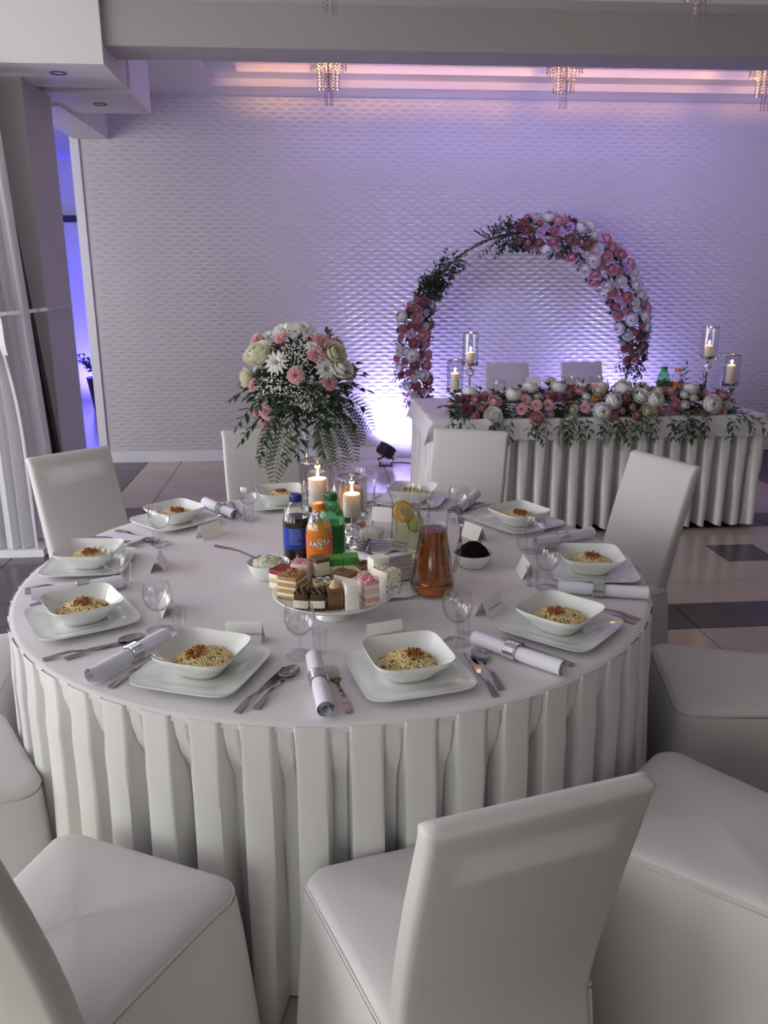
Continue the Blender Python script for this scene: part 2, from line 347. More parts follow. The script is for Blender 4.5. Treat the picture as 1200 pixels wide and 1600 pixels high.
def chair_meshes(seed):
    rnd = random.Random(seed)
    o = seat_outline()
    rings = []
    for s, z in ((0.02, 0.483), (0.35, 0.482), (0.7, 0.478), (0.90, 0.472), (0.965, 0.466), (0.992, 0.457), (1.0, 0.447)):
        rings.append([(x * s, y * s, z + 0.002 * sin(9 * x + seed) * cos(11 * y)) for x, y in o])
    seat = MB().rings(rings, True, False)
    ph = rnd.uniform(0, 6)
    rings = []
    for i, z in enumerate((0.447, 0.43, 0.36, 0.28, 0.20, 0.12, 0.05, 0.008)):
        g = 0.026 * ((0.447 - z) / 0.44) ** 0.8
        oo = seat_outline(g + 0.001)
        rings.append([(x + 0.010 * (i / 7) * sin(13 * y + ph) , y + 0.010 * (i / 7) * sin(14 * x + ph), z + (0.004 * sin(20 * (x + y)) if i == 7 else 0)) for x, y in oo])
    skirt = MB().rings(rings)
    pipe = MB().tube([(x * 0.999, y * 0.999, 0.4555) for x, y in o], 0.0024, 5, closed=True)
    # backrest cover
    rings = []
    zs = [0.010, 0.15, 0.30, 0.40, 0.46, 0.55, 0.65, 0.75, 0.83, 0.89, 0.910, 0.918, 0.920]
    for i, z in enumerate(zs):
        sh = (1, 1, 1, 1, 1, 1, 1, 1, 1, 1, 0.99, 0.965, 0.90)[i]; ty = (0.020, 0.023, 0.027, 0.030, 0.028, 0.026, 0.025, 0.024, 0.023, 0.022, 0.020, 0.014, 0.004)[i]
        w_ = back_w(z) + (0.006 if z > 0.90 and z < 0.919 else 0)
        rings.append([(x * sh, y + back_y(z) - 0.004 * (1 - (x / w_) ** 2), z + 0.006 * (abs(x) / w_) ** 3 * (z > 0.88)) for x, y in rrect(w_, ty, min(0.012, ty * 0.9))])
    back = MB().rings(rings, False, True)
    bd = MB()
    def slab(x0, x1, z0, z1):
        rr = []
        for k in range(5):
            z = z0 + (z1 - z0) * k / 4; y = back_y(z)
            rr.append([(x0, y - 0.016, z), (x1, y - 0.016, z), (x1, y + 0.012, z), (x0, y + 0.012, z)])
        bd.rings(rr, True, True)
    slab(-0.164, 0.164, 0.42, 0.815); slab(-0.164, 0.164, 0.872, 0.913); slab(-0.164, -0.122, 0.815, 0.872); slab(0.122, 0.164, 0.815, 0.872)
    return (seat.mesh('seat_cover', M['cover']), skirt.mesh('cover_skirt', M['cover'], ang=60), pipe.mesh('piping', M['cover']), back.mesh('back_cover', M['backcover'], ang=60), bd.mesh('back_board', M['board'], False))
cm = [chair_meshes(s) for s in (1, 2, 3)]
chairs = [  # x, y, rz (degrees; local +y is the way the chair faces), label
    (0.165, -1.128, 14.5, 'covered white chair in front, seen from behind with its slotted back'),
    (-0.508, -1.088, -26.5, 'covered white chair at bottom left with wrinkled seat, back cut by the frame'),
    (-1.000, -0.560, -58, 'covered white chair at the left edge, only a seat corner in view'),
    (-1.215, 0.020, -84, 'covered white chair cut off by the left edge beside the round table'),
    (-0.840, 0.764, 223, 'covered white chair beside the sheer curtain with slotted back'),
    (-0.247, 1.143, 193, 'covered white chair behind the flower vase'),
    (0.537, 1.040, 157.2, 'covered white chair right before the head table, facing the viewer'),
    (1.000, 0.541, 111, 'covered white chair with curved leaning back right of the round table'),
    (1.166, -0.267, 78.4, 'covered white chair at the right edge, wide seat with back out of view'),
    (0.785, -0.905, 43, 'covered white chair at lower right, seat partly behind the nearest chair back'),
    (1.475, 3.92, 178, 'covered white chair behind the head table, left one'),
    (2.13, 3.96, 184, 'covered white chair behind the head table, right one'),
]
for i, (x, y, rz, lb) in enumerate(chairs):
    t = thing('covered_chair', lb, 'chair', (x, y, 0), R(rz), 'chairs in white stretch covers')
    a, b, p, c, d = cm[i % 3]
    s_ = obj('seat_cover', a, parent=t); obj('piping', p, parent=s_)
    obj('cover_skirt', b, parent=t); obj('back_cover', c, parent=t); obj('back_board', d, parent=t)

# ------------------------------------------------------------------ place settings
def ring_sq(hs, n, z, N, lift=0):
    out = []
    for k in range(N):
        x, y = sq(hs, n, k, N); q = (abs(x * y) / (hs * hs)) if hs > 0 else 0
        out.append((x, y, z + lift * q * q))
    return out
def plate_mesh(h=0.125, name='dinner_plate', th=0.004, rise=0.017, n=7, N=48):
    mb = MB(); rg = []
    for s_, z, l in ((0.02, 0.006, 0), (0.50, 0.006, 0), (0.60, 0.007, 0), (0.68, 0.012, 0), (0.85, 0.4 * rise + 0.008, 0.001), (0.985, rise, 0.003), (1.0, rise + 0.001, 0.003), (0.995, rise - 0.003, 0.003), (0.84, 0.4 * rise + 0.003, 0.001), (0.62, 0.001, 0), (0.02, 0.001, 0)):
        nn = 3.2 + (n - 3.2) * s_
        rg.append(ring_sq(h * s_, nn, z, N, l))
    mb.rings(rg, True, True); return mb.mesh(name, M['porcelain'], ang=50)
def bowl_mesh(h=0.090, H=0.054, N=48):
    mb = MB(); rg = []
    for s_, z, l, nn in ((0.02, 0.008, 0, 2.4), (0.40, 0.009, 0, 2.6), (0.58, 0.016, 0, 3.0), (0.78, 0.034, .002, 3.8), (0.93, H * 0.86, .002, 4.6), (0.985, H, .003, 5), (1.0, H + 0.001, .003, 5), (1.0, H - 0.004, .003, 5), (0.95, H * 0.78, .002, 4.6), (0.80, 0.028, .002, 3.8), (0.61, 0.008, 0, 3), (0.54, 0.0, 0, 2.8), (0.02, 0.001, 0, 2.4)):
        rg.append(ring_sq(h * s_, nn, z, N, l))
    mb.rings(rg, True, True); return mb.mesh('bowl', M['porcelain'], ang=60)
PL = plate_mesh(); BW = bowl_mesh()
def noodle_meshes(seed):
    r = random.Random(seed); mb = MB()
    mb.lathe([(0.0, 0.037), (0.03, 0.035), (0.05, 0.028), (0.060, 0.020), (0.056, .016)], 20)
    for i in range(120):
        a = r.uniform(0, 2 * pi); d = 0.056 * sqrt(r.random()); cx, cy = d * cos(a), d * sin(a); th = r.uniform(0, 2 * pi); L = r.uniform(0.03, 0.06); cu = r.uniform(-50, 50); pts = []; x, y = cx, cy
        for k in range(9):
            rr = hypot(x, y); zz = 0.0435 - 4.3 * rr * rr + r.uniform(-.001, .003)
            pts.append((x, y, max(zz, 0.024)))
            th += cu * L / 8 + r.uniform(-.25, .25); x += cos(th) * L / 8; y += sin(th) * L / 8
            if hypot(x, y) > 0.060: th += 1.2
        mb.tube(pts, 0.00165, 5)
    nm = mb.mesh('noodles', M['noodle'], ang=180)
    tp = MB()
    ox, oy = r.uniform(-.012, .012), r.uniform(-.012, .012)
    for i in range(70):
        a = r.uniform(0, 2 * pi); d = 0.023 * sqrt(r.random()); x, y = ox + d * cos(a), oy + d * sin(a)
        s_ = r.uniform(.0016, .0034)
        Mx = Matrix.Translation((x, y, 0.0475 - 4.3 * (x * x + y * y) + r.uniform(-.001, .006))) @ Euler((r.uniform(0, 3), r.uniform(0, 3), r.uniform(0, 3))).to_matrix().to_4x4()
        tp.box((0, 0, 0), (s_ * 2.4, s_ * 1.4, s_), M=Mx)
    return nm, tp.mesh('carrot_topping', M['carrot'], False)
NO = [noodle_meshes(s) for s in (11, 12, 13)]

def spoon_fork_knife():
    def handle(mb, y0=-0.10, y1=0.03):
        rg = []
        for k in range(9):
            t = k / 8; y = y0 + (y1 - y0) * t; wd = 0.0075 - 0.0045 * sm(0, .75, t); th = 0.0014; z = 0.0025 + 0.006 * sin(pi * t) ** 2
            rg.append([(-wd, y, z - th), (wd, y, z - th), (wd, y, z + th), (-wd, y, z + th)])
        mb.rings(rg, True, True)
    sp = MB(); handle(sp)
    def bowl(u, v):
        a = 2 * pi * u; rr = v; y = 0.062 + 0.034 * rr * cos(a); x = 0.0205 * rr * sin(a) * (1 - 0.12 * cos(a)); return (x, y, 0.0095 - 0.008 * (1 - rr * rr))
    sp.grid(bowl, 20, 5)
    sp.grid(lambda u, v: (lambda p: (p[0], p[1], p[2] - 0.0012))(bowl(1 - u, v)), 20, 5)
    fk = MB(); handle(fk)
    def neck(u, v): 
        t = u; wd = 0.003 + 0.009 * sm(0, .8, t); return (-wd + 2 * wd * v, 0.03 + 0.024 * t, 0.003 - 0.001 * t)
    for dz in (0, 0.0018):
        fk.grid(lambda u, v: (lambda p: (p[0], p[1], p[2] + dz))(neck(u, v)), 4, 3)
    for k in range(4):
        x = -0.0102 + 0.0068 * k
        fk.tube([(x, 0.050, 0.0025), (x, 0.065, 0.0022), (x, 0.082, 0.005), (x, 0.098, 0.0095)], [0.0019, 0.0018, 0.0016, 0.0007], 5)
    kn = MB(); handle(kn, -0.105, 0.0)
    rg = []
    for k in range(9):
        t = k / 8; y = 0.0 + 0.108 * t; w0 = -0.005; w1 = 0.004 + 0.009 * sm(0, .3, t) - 0.014 * sm(.7, 1, t)
        rg.append([(w0, y, 0.002), (w1, y, 0.0022), (w1, y, 0.003), (w0, y, 0.0042)])
    kn.rings(rg, True, True)
    return {'spoon': sp.mesh('spoon', M['steel']), 'fork': fk.mesh('fork', M['steel']), 'knife': kn.mesh('knife', M['steel'])}
CU = spoon_fork_knife()
def napkin_mesh():
    mb = MB(); L = 0.12
    def roll(u, v):
        a = u * 2 * pi * 2.6; r = 0.0195 - 0.0042 * (2.6 - u * 2.6) ; r = max(r, 0.006); pinch = 1 - 0.12 * math.exp(-((v - .45) / .10) ** 2); e = 1 + 0.05 * sin(5 * v + a)
        return (r * pinch * e * cos(a), -L + 2 * L * v, 0.020 + r * pinch * e * sin(a))
    mb.grid(roll, 60, 14)
    return mb.mesh('napkin_cloth', M['napkin'], ang=70)
def ring_mesh():
    mb = MB(); mb.lathe([(0.0185, -0.016), (0.0195, -0.016), (0.0195, 0.016), (0.0185, 0.016)], 28)
    for i in range(5):
        for k in range(24):
            a = 2 * pi * (k + 0.5) / 24; z = -0.0128 + 0.0064 * i; c = (cos(a), sin(a)); s_ = 0.0026
            t = (-sin(a), cos(a)); r0, r1 = 0.0194, 0.0218
            v = [(r0 * c[0] + s_ * t[0] * p, r0 * c[1] + s_ * t[1] * p, z + s_ * q) for p, q in ((-1, -1), (1, -1), (1, 1), (-1, 1))]
            v += [(r1 * c[0] + s_ * .5 * t[0] * p, r1 * c[1] + s_ * .5 * t[1] * p, z + s_ * .5 * q) for p, q in ((-1, -1), (1, -1), (1, 1), (-1, 1))]
            mb.add(v, [(4, 5, 6, 7), (0, 1, 5, 4), (1, 2, 6, 5), (2, 3, 7, 6), (3, 0, 4, 7)])
    return mb.mesh('napkin_ring', M['stone'], False)
NP, NR = napkin_mesh(), ring_mesh()
WG = MB().lathe([(0.0, 0.0015), (0.015, 0.002), (0.033, 0.0012), (0.034, 0.0022), (0.012, 0.005), (0.0045, 0.010), (0.0040, 0.045), (0.0055, 0.052), (0.018, 0.058), (0.030, 0.072), (0.036, 0.092), (0.0355, 0.108), (0.032, 0.125), (0.0312, 0.1255), (0.0345, 0.108), (0.035, 0.092), (0.029, 0.073), (0.017, 0.0595), (0.0, 0.055)], 32).mesh('wine_glass', M['glass'])
SG = MB().lathe([(0.0, 0.001), (0.014, 0.001), (0.0155, 0.003), (0.0185, 0.060), (0.0175, 0.060), (0.0148, 0.012), (0.0, 0.010)], 28).mesh('shot_glass', M['glass'])

# text converted to mesh
def text_mesh(s, size, name='lettering', ext=0.0, off=0.0, bold=0.0):
    c = bpy.data.curves.new(name, 'FONT'); c.body = s; c.size = size; c.align_x = 'CENTER'; c.align_y = 'CENTER'; c.offset = off; c.extrude = ext; c.resolution_u = 2
    o = bpy.data.objects.new(name, c); COL.objects.link(o)
    dg = bpy.context.evaluated_depsgraph_get(); dg.update()
    me = bpy.data.meshes.new_from_object(o.evaluated_get(dg)); bpy.data.objects.remove(o); bpy.data.curves.remove(c)
    return me
def card_mesh():
    mb = MB(); W, H, D, t = 0.045, 0.048, 0.022, 0.0004
    for s_ in (-1, 1):
        a, b = (s_ * D, 0.0), (0.0, H)
        v = [(-W, a[0], a[1]), (W, a[0], a[1]), (W, b[0], b[1]), (-W, b[0], b[1])]
        v += [(x, y - s_ * t, z - t) for x, y, z in v]
        mb.add(v, [(0, 1, 2, 3), (7, 6, 5, 4), (0, 4, 5, 1), (1, 5, 6, 2), (2, 6, 7, 3), (3, 7, 4, 0)])
    return mb.mesh('place_card', M['card'], False)
CD = card_mesh()

ZT = 0.7505
# place: angle, plate centre, plate turn, wine glass, shot glass, card (x, y, turn), napkin (a, b), cutlery [(kind, head, tail)]
P = [
 ('at the nearest place right of centre', -78, (0.140, -0.722), 0, (0.275, -0.560), (0.300, -0.508), (0.103, -0.528, 6), ((-0.069, -0.655), (-0.046, -0.885)),
   [('fork', (-0.030, -0.671), (0.004, -0.879)), ('knife', (0.285, -0.627), (0.312, -0.831)), ('spoon', (0.312, -0.600), (0.331, -0.808))]),
 ('at the nearest place left of centre', -114, (-0.316, -0.665), 3, (-0.099, -0.598), (-0.054, -0.585), (-0.236, -0.498, 16), ((-0.425, -0.500), (-0.550, -0.700)),
   [('fork', (-0.405, -0.545), (-0.507, -0.726)), ('knife', (-0.130, -0.656), (-0.228, -0.861)), ('spoon', (-0.105, -0.655), (-0.188, -0.844))]),
 ('at the lower left place', -150, (-0.662, -0.345), -2, (-0.452, -0.424), (-0.401, -0.432), (-0.452, -0.300, -14), ((-0.610, -0.118), (-0.835, -0.200)),
   [('fork', (-0.640, -0.165), (-0.830, -0.235)), ('knife', (-0.505, -0.480), (-0.690, -0.572)), ('spoon', (-0.475, -0.455), (-0.645, -0.575))]),
 ('at the leftmost place', 175, (-0.752, 0.078), 6, (-0.632, -0.112), (-0.607, -0.080), (-0.537, 0.045, 8), None,
   [('fork', (-0.640, 0.250), (-0.800, 0.330)), ('knife', (-0.690, -0.072), (-0.870, -0.105)), ('spoon', (-0.690, -0.100), (-0.862, -0.135))]),
 ('at the upper left place', 137, (-0.568, 0.530), -4, (-0.572, 0.278), (-0.570, 0.238), (-0.423, 0.355, 0), ((-0.356, 0.545), (-0.480, 0.735)),
   [('fork', (-0.385, 0.575), (-0.500, 0.740)), ('knife', (-0.600, 0.320), (-0.745, 0.435)), ('spoon', (-0.580, 0.290), (-0.730, 0.395))]),
 ('at the back place behind the cola bottle', 104, (-0.195, 0.750), 0, (-0.303, 0.555), (-0.302, 0.515), (-0.130, 0.520, 0), ((0.010, 0.600), (0.020, 0.830)),
   [('fork', (-0.02, 0.62), (0.0, 0.83)), ('knife', (-0.340, 0.60), (-0.395, 0.79)), ('spoon', (-0.365, 0.585), (-0.42, 0.775))]),
 ('at the back place behind the lemon jug', 67, (0.320, 0.735), 2, (0.075, 0.610), (0.085, 0.560), (0.188, 0.495, 0), ((0.470, 0.545), (0.575, 0.750)),
   [('fork', (0.440, 0.565), (0.545, 0.760)), ('knife', (0.16, 0.65), (0.22, 0.84)), ('spoon', (0.135, 0.66), (0.195, 0.85))]),
 ('at the upper right place', 31, (0.658, 0.390), -3, (0.452, 0.465), (0.430, 0.425), (0.470, 0.258, -2), ((0.655, 0.122), (0.862, 0.215)),
   [('fork', (0.640, 0.150), (0.835, 0.250)), ('knife', (0.46, 0.55), (0.625, 0.675)), ('spoon', (0.435, 0.575), (0.60, 0.70))]),
 ('at the rightmost place', -9, (0.757, -0.108), 0, (0.632, 0.090), (0.602, 0.118), (0.559, -0.108, 8), ((0.612, -0.268), (0.835, -0.338)),
   [('fork', (0.620, -0.240), (0.84, -0.30)), ('knife', (0.66, 0.055), (0.87, 0.035)), ('spoon', (0.66, 0.085), (0.865, 0.065))]),
 ('at the lower right place', -43, (0.545, -0.510), 0, (0.588, -0.226), (0.552, -0.205), (0.393, -0.385, 2), ((0.315, -0.580), (0.476, -0.755)),
   [('fork', (0.385, -0.545), (0.522, -0.713)), ('knife', (0.600, -0.340), (0.745, -0.490)), ('spoon', (0.625, -0.325), (0.765, -0.470))]),
]
names = {0: 'KATARZYNA ADAMCZYK', 1: 'KRZYSZTOF ADAMCZYK', 9: 'ROMA ADAMCZYK'}
for i, (ds, ang, pc, tw, wg, sg, cd, nap, cut) in enumerate(P):
    rz = R(ang + 90 + tw)          # local -y points outwards to the guest
    obj('dinner_plate', PL, loc=(*pc, ZT), rot=(0, 0, rz), label='white square dinner plate ' + ds, cat='plate', group='square dinner plates')
    rb = random.Random(i + 40)
    bz = rz + R(rb.uniform(-6, 6)); bx, by = pc[0] - 0.004 * cos(R(ang)), pc[1] - 0.004 * sin(R(ang))
    obj('soup_bowl', BW, loc=(bx, by, ZT + 0.0062), rot=(0, 0, bz), label='white square bowl of noodles ' + ds, cat='bowl', group='square soup bowls')
    n = thing('noodle_portion', 'yellow noodles with carrot bits in the bowl ' + ds, 'noodles', (bx, by, ZT + 0.0062), rb.uniform(0, 6), 'noodle portions')
    a, b = NO[i % 3]
    obj('noodles', a, parent=n, kind='stuff'); obj('carrot_topping', b, parent=n, kind='stuff')
    obj('wine_glass', WG, loc=(*wg, ZT), label='empty round stemmed wine glass ' + ds, cat='glass', group='stemmed glasses')
    obj('shot_glass', SG, loc=(*sg, ZT), label='small clear shot glass ' + ds, cat='glass', group='shot glasses')
    c = obj('place_card', CD, loc=(cd[0], cd[1], ZT), rot=(0, 0, R(ang + 90 + cd[2])), label='folded white place card ' + ds, cat='place card', group='place cards')
    if i in names:
        tm = text_mesh(names[i], 0.0080 if i != 9 else 0.0074); tm.materials.append(M['ink'])
        obj('printed_name', tm, parent=c, loc=(0.003, -0.0129, 0.0205), rot=(R(65.4), 0, 0))
    if nap:
        (x0, y0), (x1, y1) = nap
        t = thing('rolled_napkin', 'rolled white napkin in a rhinestone ring ' + ds, 'napkin', ((x0 + x1) / 2, (y0 + y1) / 2, ZT), atan2(y1 - y0, x1 - x0) - pi / 2, 'rolled napkins')
        obj('napkin_cloth', NP, parent=t); obj('napkin_ring', NR, parent=t, loc=(0, -0.012, 0.0205), rot=(R(90), 0, 0))
    for kd, h, tl in cut:
        L = hypot(h[0] - tl[0], h[1] - tl[1]); cx, cy = (h[0] + tl[0]) / 2, (h[1] + tl[1]) / 2
        obj(kd, CU[kd], loc=(cx, cy, ZT), rot=(0, 0, atan2(h[1] - tl[1], h[0] - tl[0]) - pi / 2), label='polished steel table %s %s' % (kd, ds), cat=kd, group='table %ss' % kd if kd != 'knife' else 'table knives')
# the napkin of the leftmost place lies folded flat
def flat_napkin():
    mb = MB()
    for k in range(3):
        mb.rings([[(x, y, z) for x, y in rrect(0.075 - .002 * k, 0.06 - .003 * k, 0.006)] for z in (0.004 * k + 0.0005, 0.004 * k + 0.0038)], True, True)
    return mb
obj('flat_napkin', flat_napkin(), M['napkin'], loc=(-0.715, 0.318, ZT), rot=(0, 0, R(-28)), label='white napkin folded flat at the leftmost place', cat='napkin')
for o in list(COL.objects):
    if o.name.startswith('fork') and 'leftmost' in o.get('label', ''): o.location.z += 0.0125

# ------------------------------------------------------------------ flowers and foliage
def rnd_rot(r, tilt=0.5): return (r.uniform(-tilt, tilt), r.uniform(-tilt, tilt), r.uniform(0, 6.28))
def ball_petal(mb, ang, rho, p0, p1, wid, flare, zc):
    def f(u, v):
        ph = p0 + (p1 - p0) * v; q = 2 * u - 1
        rr = rho * sin(ph) * (1 + flare * v ** 3) + .02 * q * q * v; zz = zc - rho * cos(ph) - .10 * rho * q * q * v ** 2 - flare * rho * .35 * v ** 4
        a = ang + q * .5 * wid * (.5 + .5 * sin(pi * min(1, .15 + .75 * v)))
        return (rr * cos(a), rr * sin(a), zz)
    mb.grid(f, 3, 3)
def rose_mesh(name, m, seed):
    r = random.Random(seed); mb = MB()     # unit radius, base at 0
    for n, rho, p1, wd, fl in ((2, .20, 2.75, 3.6, 0), (3, .36, 2.55, 2.9, .02), (4, .55, 2.30, 2.2, .06), (5, .76, 2.02, 1.75, .12), (6, .94, 1.72, 1.5, .18)):
        a0 = r.uniform(0, 6)
        for k in range(n): ball_petal(mb, a0 + 2 * pi * k / n + r.uniform(-.1, .1), rho, .35, p1 + r.uniform(-.08, .08), wd, fl, .62 + .30 * (1 - rho))
    return mb.mesh(name, m, ang=50)
def peony_mesh(name, m, seed):
    r = random.Random(seed); mb = MB()
    for n, rho, p1, wd, fl in ((3, .62, 2.95, 2.6, 0), (5, .74, 2.70, 1.9, .03), (6, .86, 2.45, 1.6, .05), (7, .97, 2.10, 1.35, .08), (6, 1.04, 1.65, 1.4, .12)):
        a0 = r.uniform(0, 6)
        for k in range(n): ball_petal(mb, a0 + 2 * pi * k / n + r.uniform(-.1, .1), rho * r.uniform(.97, 1.03), .35, p1 + r.uniform(-.12, .12), wd, fl, .75)
    return mb.mesh(name, m, ang=50)
def carnation_mesh(name, m, seed):
    r = random.Random(seed); mb = MB()
    for lay, (n, r1, z1) in enumerate(((5, .35, .85), (7, .62, .78), (9, .85, .60), (9, 1.0, .42))):
        for k in range(n):
            ang = 2 * pi * k / n + r.uniform(-.2, .2); ph = r.uniform(0, 6)
            def f(u, v):
                a = ang + (u - .5) * (1.5 if lay else 2.0) * (.25 + .75 * v); rr = .08 + (r1 - .08) * v + .10 * sin(u * 16 + ph) * v ** 3
                return (rr * cos(a), rr * sin(a), z1 * sin(v * 1.7) + .16 * sin(u * 14 + ph) * v ** 3)
            mb.grid(f, 5, 3)
    return mb.mesh(name, m, ang=28)
def daisy_mesh(name, m, m2, seed):
    r = random.Random(seed); mb = MB()
    for lay, (n, L, z1) in enumerate(((13, 1.0, .18), (11, .82, .38), (8, .5, .5))):
        for k in range(n):
            ang = 2 * pi * (k + .5 * lay) / n + r.uniform(-.1, .1)
            def f(u, v):
                wdt = .13 * sin(pi * (0.12 + .8 * v)); x = .1 + (L - .1) * v; y = (u - .5) * 2 * wdt
                return (x * cos(ang) - y * sin(ang), x * sin(ang) + y * cos(ang), z1 * sin(v * 2.2) + .3 * wdt * (2 * u - 1) ** 2)
            mb.grid(f, 2, 4)
    mb.lathe([(0, .42), (.10, .38), (.14, .25)], 8, mi=1)
    return mb.mesh(name, [m, m2], ang=80)
fm = {k: mat(k + '_petals', c, 0.6, noise=(8, c2), Subsurface_Weight=0.15, Subsurface_Radius=(0.01, 0.006, 0.005)) for k, c, c2 in (
    ('white', (0.90, 0.885, 0.86), (0.93, 0.92, 0.90)), ('cream', (0.78, 0.74, 0.58), (0.84, 0.81, 0.68)), ('pink', (0.74, 0.36, 0.42), (0.80, 0.48, 0.52)),
    ('dusty', (0.54, 0.27, 0.26), (0.62, 0.35, 0.33)), ('pale', (0.80, 0.46, 0.50), (0.84, 0.58, 0.60)), ('lilac', (0.68, 0.46, 0.68), (0.76, 0.58, 0.76)), ('mauve', (0.28, 0.09, 0.16), (0.36, 0.14, 0.22)))}
for k_ in fm: add_translucent(fm[k_], 0.35, tuple(fm[k_].node_tree.nodes['Principled BSDF'].inputs['Base Color'].default_value)[:3])
M['bud'] = mat('green_bud', (0.30, 0.36, 0.12), 0.6)
FL = {
    'white_peony': peony_mesh('white_peony', fm['white'], 1), 'white_rose': rose_mesh('white_rose', fm['white'], 2), 'cream_rose': rose_mesh('cream_rose', fm['cream'], 3),
    'pink_rose': rose_mesh('pink_rose', fm['pink'], 4), 'dusty_rose': rose_mesh('dusty_rose', fm['dusty'], 5), 'pale_rose': rose_mesh('pale_rose', fm['pale'], 6),
    'lilac_blossom': carnation_mesh('lilac_blossom', fm['lilac'], 7), 'mauve_hydrangea': carnation_mesh('mauve_hydrangea', fm['mauve'], 8), 'pink_carnation': carnation_mesh('pink_carnation', fm['pale'], 9),
    'white_chrysanthemum': daisy_mesh('white_chrysanthemum', fm['white'], M['bud'], 10)}
def flower(kind, parent, p, n, s, r):
    q = Vector(n).to_track_quat('Z', 'Y') @ Euler((r.uniform(-.25, .25), r.uniform(-.25, .25), r.uniform(0, 6.28))).to_quaternion()
    obj(kind, FL[kind], parent=parent, loc=p, rot=q.to_euler(), scale=s)
def leaf(mb, p, d, n, L, W, mi=0):
    """pointed folded leaf"""
    d = Vector(d).normalized(); n = Vector(n); s = d.cross(n)
    s = s.normalized() if s.length > 1e-4 else Vector((1, 0, 0)); n = s.cross(d).normalized(); p = Vector(p)
    v = [p, p + d * L * .3 + s * W * .42 + n * W * .16, p + d * L * .65 + s * W * .38 + n * W * .10, p + d * L - n * L * .12, p + d * L * .65 - s * W * .38 + n * W * .10, p + d * L * .3 - s * W * .42 + n * W * .16, p + d * L * .3 - n * W * .05, p + d * L * .65 - n * W * .08]
    mb.add(v, [(0, 1, 6), (1, 2, 7, 6), (2, 3, 7), (0, 6, 5), (6, 7, 4, 5), (7, 3, 4)], mi)
def sprig(mb, p, d, L, r, leafL=0.05, leafW=0.018, droop=0.4, step=0.018, mi=0, mistem=1):
    p = Vector(p); d = Vector(d).normalized(); pts = [p.copy()]; n = max(3, int(L / step)); side = 1
    for k in range(n):
        d = (d + Vector((r.uniform(-.08, .08), r.uniform(-.08, .08), -droop / n * 1.2))).normalized(); p = p + d * L / n; pts.append(p.copy())
        up = Vector((r.uniform(-.4, .4), r.uniform(-.6, .1), 1)); s = d.cross(up).normalized(); side = -side
        t = k / n; f = (1.0 if t < .7 else 1 - .5 * (t - .7) / .3)
        leaf(mb, p, d * .7 + s * side * .8 + Vector((0, 0, r.uniform(-.3, .3))), up, leafL * f * r.uniform(.75, 1.15), leafW * f, mi)
    leaf(mb, p, d, (0, -.3, 1), leafL * .7, leafW * .7, mi)
    mb.tube(pts[::2] + [pts[-1]], 0.0012, 3, mistem)
def fern(mb, p, d, L, r, droop=0.9, mi=0):
    p = Vector(p); d = Vector(d).normalized(); n = 17; pts = [p.copy()]
    for k in range(n):
        d = (d + Vector((r.uniform(-.03, .03), r.uniform(-.03, .03), -droop / n * 1.6))).normalized(); p = p + d * L / n; pts.append(p.copy())
        s = d.cross(Vector((0.25, -1, .2))).normalized(); l = L * .19 * sin(pi * (0.10 + .86 * k / n)) + .004
        for sd in (-1, 1):
            e = d * .55 + s * sd
            leaf(mb, p, e, (0, -1, .3), l, l * .07 + .0015, mi)
            for q in (.3, .5, .7, .85):
                leaf(mb, p + e.normalized() * l * q, d * .9 + s * sd * .3, (0, -1, .3), l * .20, .0022, mi); leaf(mb, p + e.normalized() * l * q, -d * .3 + s * sd * .9, (0, -1, .3), l * .16, .0020, mi)
    mb.tube(pts[::2], 0.001, 3, mi)

# tall flower vase on the round table
VX, VY = -0.085, 0.240
fv = thing('flower_vase', 'tall silver pedestal vase with white and pink flower dome on the round table', 'flower arrangement', (VX, VY, ZT))
obj('pedestal', MB().lathe([(0, 0.0), (0.052, 0.0), (0.054, 0.005), (0.03, 0.012), (0.009, 0.022), (0.0062, 0.05), (0.0062, 0.33), (0.013, 0.336), (0.014, 0.345), (0.008, 0.350), (0.010, 0.356), (0.016, 0.362), (0, .362)], 24), M['chrome'], fv)
obj('glass_cup', MB().lathe([(0.0, 0.362), (0.018, 0.364), (0.032, 0.385), (0.042, 0.42), (0.045, 0.455), (0.041, 0.455), (0.034, 0.405), (0.0, 0.380)], 10), M['glass2'], fv, smooth=False)
r = random.Random(21); fol = MB(); fr = MB()
C0 = Vector((0, 0, 0.50))
for k in range(170):
    a = r.uniform(0, 2 * pi); e = r.uniform(-.5, 1.35); d = Vector((cos(a) * cos(e), sin(a) * cos(e), sin(e)))
    sprig(fol, C0 + d * r.uniform(.03, .09), d, r.uniform(.07, .12), r, .040, .019, .4, .022)
for a, e, L in ((195, -.35, .20), (215, -.45, .20), (238, -.1, .18), (250, -.5, .19), (180, .35, .18), (205, .1, .20), (170, .6, .16), (150, .3, .18), (265, -.6, .16), (290, -.55, .17)):
    a = R(a); d = Vector((cos(a) * cos(e), sin(a) * cos(e), sin(e))); sprig(fol, C0 + d * .06, d, L, r, .042, .017, .9, .016)
for a, e, L in ((202, -.65, .22), (228, -.75, .25), (306, -.80, .20), (326, -.7, .22), (345, -.55, .22), (356, .0, .21), (8, -.25, .20), (350, -.30, .20), (318, -.95, .20)):
    a = R(a); d = Vector((cos(a) * cos(e), sin(a) * cos(e), sin(e))); fern(fr, C0 + d * .07, d, L * .92, r, 1.0)
obj('foliage', fol, [M['leaf'], M['stem']], fv, kind='stuff', smooth=False); obj('fern_fronds', fr, [M['fern'], M['stem']], fv, kind='stuff', smooth=False)
